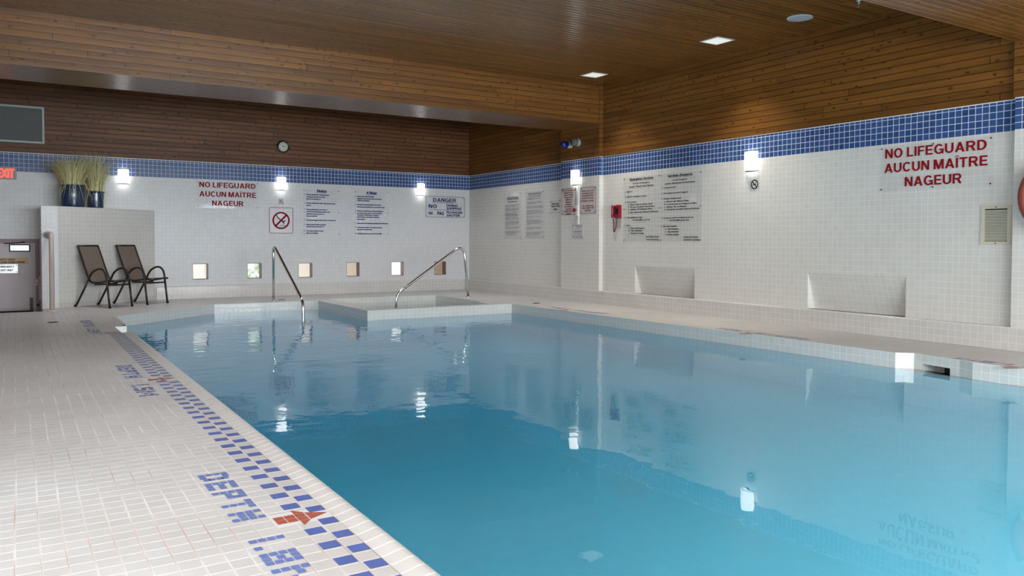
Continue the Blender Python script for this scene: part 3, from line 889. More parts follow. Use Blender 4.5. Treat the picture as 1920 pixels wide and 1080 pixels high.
# ---- slanted planter wall beside the door
PLW = [(0.335, 13.90), (0.555, 13.93), (2.06, 14.999), (0.335, 14.999)]
mb = MB()
for i in range(4):
    a, b = PLW[i], PLW[(i + 1) % 4]
    d = math.dist(a, b)
    mt = 'tile_back' if i == 0 else 'tile_warm'
    mb.face([(*a, 0.0735), (*b, 0.0735), (*b, 1.552), (*a, 1.552)], mt, uv=[(0, .0735), (d, .0735), (d, 1.552), (0, 1.552)])
    mb.face([(*a, 0), (*b, 0), (*b, 0.0735), (*a, 0.0735)], 'tile_ledge', uv=[(0, 0), (d, 0), (d, .0735), (0, .0735)])
poly_fill(mb, [PLW], 1.552, 'tile_warm')
struct('wall_planter', mb)

# ---- rolled pool edge on the left, blue checker border in the deck
mb = MB()
prof = [(1.014, 0.0005), (1.03, 0.002), (1.055, 0.008), (1.08, 0.014), (1.098, 0.014), (1.112, 0.004), (1.116, -0.02), (1.108, -0.05), (1.0995, -0.06)]
for y0, y1, dx in ((-1.6, 9.85, 0.0), (10.60, 11.93, 0.03)):
    t = 0
    for (xa, za), (xb, zb) in zip(prof, prof[1:]):
        if dx and xb > 1.112: break
        k = math.hypot(xb - xa, zb - za)
        mb.face([(xa + dx, y0, za), (xb + dx, y0, zb), (xb + dx, y1, zb), (xa + dx, y1, za)], 'tile_lip', uv=[(y0 - 2.738, t + .5), (y0 - 2.738, t + k + .5), (y1 - 2.738, t + k + .5), (y1 - 2.738, t + .5)], smooth=True)
        t += k
struct('trim_1', mb)
mb = MB()
ARROWS = (2.945, 6.430, 9.90)
k = int((0.4 - 2.738) / 0.077)
y = 2.738 + 0.077 * k
while y < 9.9:
    right = (k % 2 != 0)
    yc = y + 0.0385
    if not any(abs(yc - ya) < 0.062 for ya in ARROWS):
        x0, x1 = (0.9475, 1.0105) if right else (0.8715, 0.9365)
        mb.face([(x0, y + 0.006, 0.0012), (x1, y + 0.006, 0.0012), (x1, y + 0.071, 0.0012), (x0, y + 0.071, 0.0012)], 'inlay_blue')
    k += 1
    y += 0.077
for ya in ARROWS[:2]:
    mb.face([(.795, ya - .074, .0006), (1.013, ya - .074, .0006), (1.013, ya + .074, .0006), (.795, ya + .074, .0006)], 'inlay_white')
struct('trim_2', mb)

# ---- depth markings set into the deck in small mosaic pieces
GL = {'D': [[0, 1, 2, 3], [0, 3], [.3, 1, 2, 2.7]], 'E': [[0, 1, 2, 3], [0, 1.5, 3], [0, 1.5, 3]], 'P': [[0, 1, 2, 3], [1.4, 3], [1.4, 2.2, 3]],
      'T': [[3], [0, 1, 2, 3], [3]], 'H': [[0, 1, 2, 3], [1, 2], [0, 1, 2, 3]], '1': [[0, 1, 2, 3]], '.': [[0]],
      '8': [[0, 1, 2, 3], [0, 1.5, 3], [0, 1, 2, 3]], '5': [[0, 1.5, 2.3, 3], [0, 1.5, 3], [0, .75, 1.5, 3]], 'M': [[0, 1, 2, 3], [2.2], [1.2], [2.2], [0, 1, 2, 3]], '2': [[0, .75, 1.5, 3], [0, 1.5, 3], [0, 1.5, 2.3, 3]]}
def marking(name, label, base_x, up, yd, yn, rd, number, ya, ch=0.0315, lw=0.037, gap=0.034, depth_mat='inlay_pale'):
    t = thing(name, label, 'floor marking', (base_x, ya, 0), group='depth markings in the deck')
    mb = MB()
    def write(s, y):
        for c in s:
            for ln in GL[c]:
                for q in ln:
                    xa, xb = base_x + up * q * ch, base_x + up * (q * ch + ch - 0.005)
                    ya_, yb_ = y, y + rd * (lw - 0.006)
                    mb.face([(min(xa, xb), min(ya_, yb_), .0015), (max(xa, xb), min(ya_, yb_), .0015), (max(xa, xb), max(ya_, yb_), .0015), (min(xa, xb), max(ya_, yb_), .0015)], depth_mat)
                y += rd * lw
            y += rd * gap
    write('DEPTH', yd)
    write(number, yn)
    part(mb, 'lettering', t)
    ab = MB()
    x0 = base_x + up * 0.135
    for i in range(3):
        for j in (-1, 0):
            xa, xb = x0 + up * 0.040 * i, x0 + up * (0.040 * i + 0.0365)
            y0 = ya + j * 0.041 + 0.0018
            ab.face([(min(xa, xb), y0, .0016), (max(xa, xb), y0, .0016), (max(xa, xb), y0 + .0375, .0016), (min(xa, xb), y0 + .0375, .0016)], 'brick_red')
    xh = x0 + up * 0.082
    for s in (-1, 1):
        ab.face([(xh, ya + s * .043, .0016), (xh, ya + s * .090, .0016), (xh + up * .040, ya + s * .043, .0016)], 'brick_red')
        ab.face([(x0 + up * .122, ya + s * .0015, .0016), (x0 + up * .122, ya + s * .041, .0016), (x0 + up * .197, ya + s * .0015, .0016)], 'brick_red')
    part(ab, 'arrow', t, 'brick red tile arrow')
    return t
marking('depth_marking', 'blue mosaic depth lettering with red arrow, nearest the camera on the left deck', 0.672, 1, 3.700, 2.800, -1, '1.8M', 2.945)
marking('depth_marking', 'blue mosaic depth lettering with red arrow, halfway along the left deck edge', 0.690, 1, 7.290, 6.26, -1, '1.5M', 6.430, lw=0.038, depth_mat='inlay_blue')
marking('depth_marking', 'blue mosaic depth lettering with red arrow, in front of the two chairs', 0.690, 1, 11.6, 10.55, -1, '1.2M', 9.90, lw=0.037, gap=0.07, depth_mat='inlay_blue')
marking('depth_marking', 'mosaic depth lettering with red arrow, right deck edge below the wider niche', 7.23, -1, 5.50, 6.28, 1, '1.5M', 6.20, depth_mat='inlay_blue')
marking('depth_marking', 'mosaic depth lettering, far right deck edge beside the spa corner', 7.22, -1, 8.9, 9.8, 1, '1.2M', 9.72, depth_mat='inlay_blue')
marking('depth_marking', 'mosaic depth lettering, right deck edge just past the skimmer notch', 7.25, -1, 2.66, 3.45, 1, '1.8M', 3.38, depth_mat='inlay_blue')

# ================================================================== OBJECTS
# ---- two sling chairs
def smooth_path(pts, sub=6):
    P = [Vector(p) for p in pts]
    out = []
    for i in range(len(P) - 1):
        p0, p1, p2, p3 = P[max(i - 1, 0)], P[i], P[i + 1], P[min(i + 2, len(P) - 1)]
        for k in range(sub):
            t = k / sub
            out.append(0.5 * ((2 * p1) + (p2 - p0) * t + (2 * p0 - 5 * p1 + 4 * p2 - p3) * t * t + (3 * p1 - p0 - 3 * p2 + p3) * t ** 3))
    out.append(P[-1])
    return out
def make_chair(loc, rz, label):
    t = thing('sling_chair', label, 'chair', loc, rz, group='sling chairs against the planter wall')
    HW = 0.205                                         # half width to the leg tubes
    for s in (-1, 1):
        y = s * HW
        # rear leg, arm loop, front leg
        rear = [(-0.36, y, 0.012), (-0.20, y, 0.245), (-0.085, y, 0.42)]
        arm = smooth_path([(-0.085, y, 0.42), (-0.035, y, 0.50), (0.045, y, 0.565), (0.15, y, 0.595), (0.235, y, 0.575), (0.285, y, 0.51), (0.305, y, 0.42)], 5)
        front = [(0.305, y, 0.42), (0.332, y, 0.21), (0.36, y, 0.012)]
        mb = MB(); mb.tube(rear, 0.0160, 'chair_metal', 10); part(mb, 'leg', t, local=True)
        mb = MB(); mb.tube(front, 0.0160, 'chair_metal', 10); part(mb, 'leg', t, local=True)
        mb = MB(); mb.tube(arm, 0.0160, 'chair_metal', 10); part(mb, 'armrest', t, local=True)
        for fx in (-0.368, 0.362):
            mb = MB(); mb.lathe([(0, 0), (0.0195, 0), (0.0195, 0.024), (0.016, 0.03)], (fx, y, 0.0), 'black', 10); part(mb, 'foot_cap', t, local=True)
    iw = HW - 0.024
    prof = smooth_path([(-0.335, 0, 0.945), (-0.27, 0, 0.80), (-0.165, 0, 0.57), (-0.105, 0, 0.45), (-0.06, 0, 0.395), (0.03, 0, 0.378), (0.18, 0, 0.392), (0.33, 0, 0.415), (0.395, 0, 0.415)], 5)
    mb = MB()
    for s in (-1, 1):
        mb.tube([Vector((p.x, s * iw, p.z)) for p in prof], 0.0150, 'chair_metal', 10)
    mb.tube([(prof[0].x, -iw, prof[0].z), (prof[0].x, iw, prof[0].z)], 0.0150, 'chair_metal', 10)
    mb.tube([(0.395, -iw, 0.415), (0.395, iw, 0.415)], 0.0150, 'chair_metal', 10)
    part(mb, 'seat_frame', t, local=True)
    mb = MB()
    for z, x in ((0.345, 0.313), (0.352, 0.05)):
        mb.tube([(x, -HW, z), (x, HW, z)], 0.013, 'chair_metal', 10)
    part(mb, 'stretcher', t, local=True)
    kb = 19                                            # profile index where back turns to seat
    for nm, seg in (('backrest', prof[:kb + 1]), ('seat', prof[kb:])):
        mb = MB()
        for a, b in zip(seg, seg[1:]):
            dn = Vector((b.z - a.z, 0, -(b.x - a.x))).normalized() * 0.003
            for d in (dn, -dn):
                mb.face([Vector((a.x, -iw, a.z)) + d, Vector((a.x, iw, a.z)) + d, Vector((b.x, iw, b.z)) + d, Vector((b.x, -iw, b.z)) + d], 'sling', smooth=True)
        part(mb, nm, t, local=True)
    return t
tw = Vector((1.505, 1.07, 0)).normalized()
nw = Vector((tw.y, -tw.x, 0))
ang = math.atan2(nw.y, nw.x)
for s, lab in ((0.448, 'brown sling chair with curved metal arms, nearer the door and handrail pipe'),
               (1.155, 'brown sling chair with curved metal arms, the one beside the row of small windows')):
    p = Vector((0.555, 13.93, 0)) + tw * s + nw * (0.05 + 0.37)
    make_chair(p, ang, lab)

# ---- potted grasses on the planter wall
def blades(n, c, z, r0, hmin, hmax, spread, mats, droop_n, seed, lean=(0, 0)):
    rnd = random.Random(seed)
    mb = MB()
    for i in range(n):
        a = rnd.uniform(0, 2 * math.pi)
        rr = r0 * math.sqrt(rnd.random())
        base = Vector((c[0] + rr * math.cos(a), c[1] + rr * math.sin(a), z))
        drooping = i < droop_n
        out = rnd.gauss(0, 1)
        a2 = a + rnd.gauss(0, 0.5)
        L = rnd.uniform(hmin, hmax) * (0.95 if drooping else 1)
        sp = spread * (0.25 + 0.9 * rnd.random()) * (rr / r0 + 0.3)
        if drooping: sp = rnd.uniform(0.16, 0.30)
        sp = min(sp, 0.40)
        m = mats[0] if rnd.random() < 0.62 else mats[1]
        w = rnd.uniform(0.0022, 0.0042)
        side = Vector((-math.sin(a2 + rnd.uniform(-1, 1)), math.cos(a2), 0)).normalized()
        pts = []
        for k in range(6):
            t = k / 5
            hor = sp * (t ** 1.8)
            ver = L * t - (L * 0.22 * t ** 3 if not drooping else L * 1.55 * t ** 2.2)
            q = base + Vector((math.cos(a2) * hor + lean[0] * t, math.sin(a2) * hor + lean[1] * t, ver))
            q.y = min(q.y, 14.94)
            front = 13.93 + (q.x - 0.555) * 0.711 - 0.03      # the planter's slanted front face
            if q.z < 1.565 and q.y > front: q.z = 1.565
            pts.append(q)
        for k in range(5):
            w0, w1 = w * (1 - (k / 5) ** 2), w * (1 - ((k + 1) / 5) ** 2)
            if k < 4:
                mb.face([pts[k] - side * w0, pts[k] + side * w0, pts[k + 1] + side * w1, pts[k + 1] - side * w1], m)
            else:
                mb.face([pts[k] - side * w0, pts[k] + side * w0, pts[k + 1]], m)
    return mb
def potted(loc, r, h, label, nblades, hmin, hmax, spread, droop, seed, rim):
    t = thing('potted_grass', label, 'potted plant', loc, group='potted grasses on the planter wall')
    x, y, z = loc
    mb = MB()
    prof = [(0, 0.0), (r * .90, 0.0), (r * .93, .02), (r * .97, h * .55), (r, h * .90)]
    if rim: prof += [(r * 1.0, h * .91), (r * 1.09, h * .925), (r * 1.09, h), (r * .93, h)]
    else: prof += [(r * 1.02, h * .93), (r * 1.02, h), (r * .92, h)]
    prof += [(r * .90, h * .9)]
    mb.lathe(prof, loc, 'pot', 36)
    part(mb, 'pot', t)
    mb = MB(); mb.lathe([(0, h * .9), (r * .91, h * .9)], loc, 'soil', 24); part(mb, 'soil', t)
    mb = blades(nblades, (x, y), z + h * .88, r * .82, hmin, hmax, spread, ('grass', 'grass_tan'), droop, seed)
    o = mb.build('foliage', parent=t, loc=None, weld=False)
    for v in o.data.vertices: v.co -= Vector(loc)
    o['kind'] = 'stuff'
potted((0.785, 14.42, 1.552), 0.178, 0.355, 'larger dark blue glazed pot of bushy green ornamental grass', 760, 0.40, 0.66, 0.46, 70, 3, False)
potted((1.125, 14.62, 1.552), 0.122, 0.275, 'smaller dark blue pot of taller tan-tipped ornamental grass', 480, 0.46, 0.92, 0.44, 30, 5, True)

# ---- stainless grab rails
def grab_rail(label, path, base):
    t = thing('grab_rail', label, 'handrail', base, group='stainless pool grab rails')
    mb = MB(); mb.tube(path, 0.0235, 'steel', 14); part(mb, 'rail', t)
    mb = MB(); mb.lathe([(0.024, 0.012), (0.05, 0.008), (0.055, 0.0), (0, 0)], base, 'steel', 20); part(mb, 'escutcheon', t)
    return t
def bend(points, rad, n=6):
    # round the inner corners of a polyline
    P = [Vector(p) for p in points]
    out = [P[0]]
    for i in range(1, len(P) - 1):
        a, b, c = P[i - 1], P[i], P[i + 1]
        r = rad[i - 1] if isinstance(rad, (list, tuple)) else rad
        p, q = b + (a - b).normalized() * r, b + (c - b).normalized() * r
        for k in range(n + 1):
            s = k / n
            out.append(p * (1 - s) ** 2 + b * 2 * s * (1 - s) + q * s * s)
    out.append(P[-1])
    return out
grab_rail('stainless grab rail standing at the back edge of the pool, left of the spa',
          bend([(3.75, 13.71, 0.0), (3.75, 13.70, 0.97), (3.76, 12.10, 0.10), (3.76, 12.02, -0.9)], [0.16, 0.10]), (3.75, 13.71, 0.0))
grab_rail('stainless grab rail sloping into the spa, in front of the last small window',
          bend([(7.12, 12.90, 0.0), (7.02, 12.90, 0.985), (5.68, 12.90, 0.10), (5.62, 12.90, -0.85)], [0.24, 0.12]), (7.12, 12.90, 0.0))

# ---- painted handrail pipe by the door steps
t = thing('handrail_pipe', 'beige painted pipe handrail standing on the deck beside the emergency door steps', 'handrail', (0.447, 13.37, 0))
mb = MB(); mb.tube(bend([(0.447, 13.37, 0), (0.447, 13.37, 1.125), (0.425, 13.90, 1.11)], [0.09]), 0.034, 'beige_pipe', 14); part(mb, 'pipe', t)
mb = MB(); mb.lathe([(0, 0), (0.075, 0), (0.07, 0.01), (0.036, 0.016)], (0.447, 13.37, 0), 'beige_pipe', 20); part(mb, 'floor_flange', t, 'rust-stained round floor flange')
mb = MB(); mb.lathe([(0, 0), (0.06, 0), (0.055, -0.014), (0.036, -0.018)], (0.425, 13.905, 1.11), 'grey_metal', 20, axis='y'); part(mb, 'wall_flange', t)

# ---- emergency door, steel, with its frame
t = thing('emergency_door', 'mauve grey steel emergency exit door at the bottom of the sunken steps', 'door', (-0.2, 15.0, -1.0))
mb = MB()
wbox(mb, BACK, 0.275, 0.335, -1.0, 1.05, -0.09, 0.02, 'frame_paint')
wbox(mb, BACK, -0.72, -0.66, -1.0, 1.05, -0.09, 0.02, 'frame_paint')
wbox(mb, BACK, -0.66, 0.275, 0.985, 1.05, -0.09, 0.02, 'frame_paint')
part(mb, 'door_frame', t)
mb = MB(); wbox(mb, BACK, -0.66, 0.275, -1.0, 0.985, -0.075, -0.03, 'door_paint'); lf = part(mb, 'door_leaf', t)
mb = MB(); wbox(mb, BACK, -0.085, 0.205, 0.845, 0.965, -0.03, -0.022, 'black'); M['door_pane'] = lit_pane('daylit_door_pane', lin(232, 236, 240), lin(214, 220, 226), 6.0, 0.9); wbox(mb, BACK, -0.068, 0.188, 0.862, 0.948, -0.0225, -0.016, 'door_pane'); part(mb, 'vision_panel', lf, 'small white panel in a black frame')
mb = MB()
mb.tube([BACK.p(-0.15, 0.978, 0.01), BACK.p(0.02, 0.985, 0.03), BACK.p(0.13, 1.0, 0.035)], 0.009, 'screw', 8)
wbox(mb, BACK, 0.09, 0.14, 0.985, 1.01, -0.02, 0.03, 'screw')
part(mb, 'door_closer', t)
mb = MB(); wbox(mb, BACK, -0.58, 0.23, -0.13, -0.105, -0.03, 0.03, 'black'); wbox(mb, BACK, 0.19, 0.235, -0.13, 0.10, -0.03, 0.015, 'screw'); part(mb, 'push_bar', lf)
mb = MB(); wbox(mb, BACK, 0.255, 0.328, 0.30, 0.40, 0.0, 0.045, 'red'); wbox(mb, BACK, 0.322, 0.337, 0.06, 0.44, 0.0, 0.03, 'white_plastic'); part(mb, 'alarm_contact', t, 'red alarm contact beside a white conduit')
mb = MB(); stud(mb, BACK, 0.30, -0.02, 0.02, 0.02, 0.05, 'black'); part(mb, 'lock', lf)

def plate(name, label, cat, W, a0, a1, b0, b1, mat, n0=0.001, n1=0.007, border=None, lines=(), tmat='black', group=None, screws=0, smat='screw', inset=0.02):
    t = thing(name, label, cat, W.p((a0 + a1) / 2, b0, 0), group=group)
    mb = MB(); wbox(mb, W, a0, a1, b0, b1, n0, n1, mat); part(mb, 'panel', t)
    if lines:
        mb = MB()
        for tx, x0, x1, zb, cap, st in lines:
            letters(mb, W, tx, x0, x1, zb, cap, tmat, n1 + 0.0012, st)
        off = wloc(t)
        for i in range(len(mb.v)): mb.v[i] = mb.v[i] - off
        mb.build('lettering', parent=t, weld=False)
    if border:
        mt, wd, rad = border
        mb = MB()
        lo, hi = min(a0, a1), max(a0, a1)
        def loop(e):
            pts = []
            r = max(rad - e, 0.001)
            for cx, cz, st in ((hi - e - r, b1 - e - r, 0), (lo + e + r, b1 - e - r, 90), (lo + e + r, b0 + e + r, 180), (hi - e - r, b0 + e + r, 270)):
                for k in range(7):
                    q = math.radians(st + 15 * k)
                    pts.append((cx + r * math.cos(q), cz + r * math.sin(q)))
            return pts
        A, B = loop(0.002), loop(0.002 + wd)
        for i in range(len(A)):
            j = (i + 1) % len(A)
            mb.face([W.p(*A[i], n1 + .001), W.p(*A[j], n1 + .001), W.p(*B[j], n1 + .001), W.p(*B[i], n1 + .001)], mt)
        part(mb, 'border', t)
    if screws:
        lo, hi = min(a0, a1), max(a0, a1)
        spots = []
        for x in ((lo + inset), (hi - inset)) + (((lo + hi) / 2,) if screws == 6 else ()):
            for z in (b0 + inset, b1 - inset):
                spots.append((x, z))
        if screws == 8:
            spots += [(lo + inset, (b0 + b1) / 2), (hi - inset, (b0 + b1) / 2)]
        for x, z in spots:
            mb = MB(); stud(mb, W, x, z, 0.008, n1, n1 + 0.004, smat); part(mb, 'screw', t)
    return t
plate('door_sign', 'tan plate lettered emergency only on the steel door', 'sign', Wall('back', 15.03), -0.44, 0.176, 0.648, 0.752, 'tan_sign',
      lines=[('EMERGENCY ONLY', -0.34, 0.0, 0.706, 0.026, 'b'), ('ALARM WILL SOUND WHEN OPENED', -0.42, 0.135, 0.663, 0.026, 'b')], tmat='black')
plate('door_sign', 'silver plate lettered emergency exit only, below the tan one', 'sign', Wall('back', 15.03), -0.26, 0.03, 0.503, 0.644, 'silver_sign',
      lines=[('EMERGENCY', -0.225, -0.012, 0.592, 0.030, 'b'), ('EXIT ONLY', -0.20, -0.03, 0.536, 0.030, 'b')], tmat='black', screws=4, inset=0.018)

t = thing('exit_sign', 'lit red EXIT sign in a grey box above the emergency door', 'exit sign', BACK.p(-0.13, 1.997))
mb = MB(); wbox(mb, BACK, -0.292, 0.034, 1.997, 2.184, 0.0, 0.06, 'exit_box'); part(mb, 'housing', t)
mb = MB(); letters(mb, BACK, 'EXIT', -0.222, 0.008, 2.022, 0.138, 'exit_glow', 0.0615, 'b')
off = wloc(t)
mb.v = [v - off for v in mb.v]; mb.build('lettering', parent=t, weld=False)

# ---- large intake grille on the back cedar wall
t = thing('air_grille', 'large grey framed air grille high on the back cedar wall', 'vent', BACKWOOD.p(-0.15, 2.589))
a0, a1, b0, b1 = -0.75, 0.425, 2.589, 3.179
mb = MB()
wframe(mb, BACKWOOD, a0, a1, b0, b1, .03, .03, 0.0, 0.03, 'grey_metal')
part(mb, 'frame', t)
mb = MB(); wbox(mb, BACKWOOD, a0 + .03, a1 - .03, b0 + .03, b1 - .03, 0.0, 0.006, 'vent_dark'); part(mb, 'backing', t)
mb = MB()
z = b0 + .045
while z < b1 - .04:
    wbox(mb, BACKWOOD, a0 + .03, a1 - .03, z, z + .006, 0.006, 0.020, 'vent_dark'); z += 0.0175
for x in (-.5, -.25, 0.0, .13, .28):
    wbox(mb, BACKWOOD, x, x + .008, b0 + .03, b1 - .03, 0.018, 0.022, 'vent_dark')
part(mb, 'louvers', t)

# ---- return-air grille on the right wall
t = thing('air_grille', 'beige painted air grille on the right wall beside the near pier', 'vent', MAIN.p(4.127, 1.019))
a0, a1, b0, b1 = 3.985, 4.273, 1.019, 1.411
mb = MB()
wframe(mb, MAIN, a0, a1, b0, b1, .036, .034, 0.0, 0.012, 'vent_beige')
part(mb, 'frame', t)
mb = MB(); wbox(mb, MAIN, a0 + .03, a1 - .03, b0 + .03, b1 - .03, 0.0005, 0.002, 'void'); part(mb, 'backing', t)
mb = MB()
z = b0 + .04
while z < b1 - .045:
    mb.face([MAIN.p(a0 + .036, z, .003), MAIN.p(a1 - .036, z, .003), MAIN.p(a1 - .036, z + .010, .011), MAIN.p(a0 + .036, z + .010, .011)], 'vent_beige')
    mb.face([MAIN.p(a0 + .036, z + .010, .011), MAIN.p(a1 - .036, z + .010, .011), MAIN.p(a1 - .036, z + .0115, .011), MAIN.p(a0 + .036, z + .0115, .011)], 'vent_beige')
    z += 0.0155
part(mb, 'louvers', t)
for x, z in ((4.129, b0 + .017), (4.129, b1 - .017)):
    mb = MB(); stud(mb, MAIN, x, z, 0.006, 0.012, 0.015, 'screw'); part(mb, 'screw', t)

# ---- six small lit windows in the back wall
PANES = [(lin(236, 226, 212), lin(226, 212, 196), 2.0, 1.0), (lin(244, 248, 240), lin(150, 178, 130), 16.0, 1.15), (lin(240, 228, 212), lin(232, 216, 200), 2.0, 1.0),
         (lin(226, 206, 186), lin(214, 194, 172), 3.0, 0.85), (lin(255, 255, 250), lin(240, 238, 226), 9.0, 1.5), (lin(176, 150, 122), lin(160, 134, 108), 4.0, 0.75)]
WLAB = ['small square window, leftmost of the six, cream coloured, nearest the chairs', 'small square window with green foliage showing, left of the first grab rail',
        'small square window just right of the first grab rail', 'small square window with a brown right edge, above the left side of the spa',
        'small square window with the brightest white pane, fifth in the row', 'small dim tan window behind the sloping grab rail, last in the row']
for i, ((a0, a1, b0, b1), pc) in enumerate(zip(BLOCKS, PANES)):
    t = thing('small_window', WLAB[i], 'window', BACK.p((a0 + a1) / 2, b0), group='six small windows in the back wall')
    mb = MB(); f = 0.010
    wframe(mb, BACK, a0, a1, b0, b1, f * .6, f, -0.16, 0.003, 'frame_paint')
    part(mb, 'frame', t)
    mb = MB(); M['pane%d' % i] = lit_pane('daylit_pane_%s' % 'abcdef'[i], *pc[:3], strength=pc[3])
    wbox(mb, BACK, a0 + .004, a1 - .004, b0 + .008, b1 - .008, -0.165, -0.155, 'pane%d' % i); part(mb, 'pane', t)
    mb = MB()
    mb.face([BACK.p(a0 + .006, b0 + f, -.012), BACK.p(a1 - .006, b0 + f, -.012), BACK.p(a1 - .006, b1 - f, -.012), BACK.p(a0 + .006, b1 - f, -.012)], 'glass')
    part(mb, 'glass', t)

# ---- wall sconces
def sconce(W, a, b0, b1, w, label):
    t = thing('wall_sconce', label, 'wall light', W.p(a, b0), group='white wall sconces')
    h = b1 - b0
    mb = MB(); wbox(mb, W, a - w * .46, a + w * .46, b0 + .01, b1 - .01, 0.0, 0.018, 'white_plastic'); part(mb, 'backplate', t)
    mb = MB()
    K = 12
    arc = [(a - w / 2 + w * k / K, 0.035 + 0.062 * math.sin(math.pi * k / K)) for k in range(K + 1)]
    for (x0, n0), (x1, n1) in zip(arc, arc[1:]):
        mb.face([W.p(x0, b0 + .012, n0), W.p(x1, b0 + .012, n1), W.p(x1, b1 - .012, n1), W.p(x0, b1 - .012, n0)], 'sconce_glass', smooth=True)
    part(mb, 'diffuser', t)
    for nm, z0, z1 in (('lower_bracket', b0, b0 + .010), ('upper_bracket', b1 - .010, b1)):
        mb = MB()
        top = [W.p(x, z1, n + .004) for x, n in arc] + [W.p(a + w / 2, z1, 0.0), W.p(a - w / 2, z1, 0.0)]
        bot = [p - Vector((0, 0, z1 - z0)) for p in top]
        # open ring: side faces only, plus a slim lip, so light escapes up and down
        for k in range(len(top)):
            j = (k + 1) % len(top)
            mb.face([bot[k], bot[j], top[j], top[k]], 'grey_metal')
        part(mb, nm, t)
    ld = bpy.data.lights.new('sconce_lamp', 'POINT'); ld.energy = 0.7; ld.shadow_soft_size = .025; ld.color = (1.0, .97, .92)
    lo = bpy.data.objects.new('sconce_lamp', ld); COL.objects.link(lo); lo.location = W.p(a, (b0 + b1) / 2, .05)
    return t
sconce(BACK, 1.574, 1.987, 2.248, 0.170, 'lit white wall sconce right of the potted grasses')
sconce(BACK, 4.253, 1.974, 2.238, 0.172, 'lit white wall sconce above the no-diving pictogram')
sconce(BACK, 7.139, 1.967, 2.233, 0.170, 'lit white wall sconce beside the DANGER sign in the corner')
sconce(PIER, 10.980, 1.995, 2.262, 0.225, 'lit white wall sconce on the pier under the blue beacon')
sconce(MAIN, 7.210, 1.964, 2.232, 0.215, 'lit white wall sconce on the right wall above the no-smoking sticker')

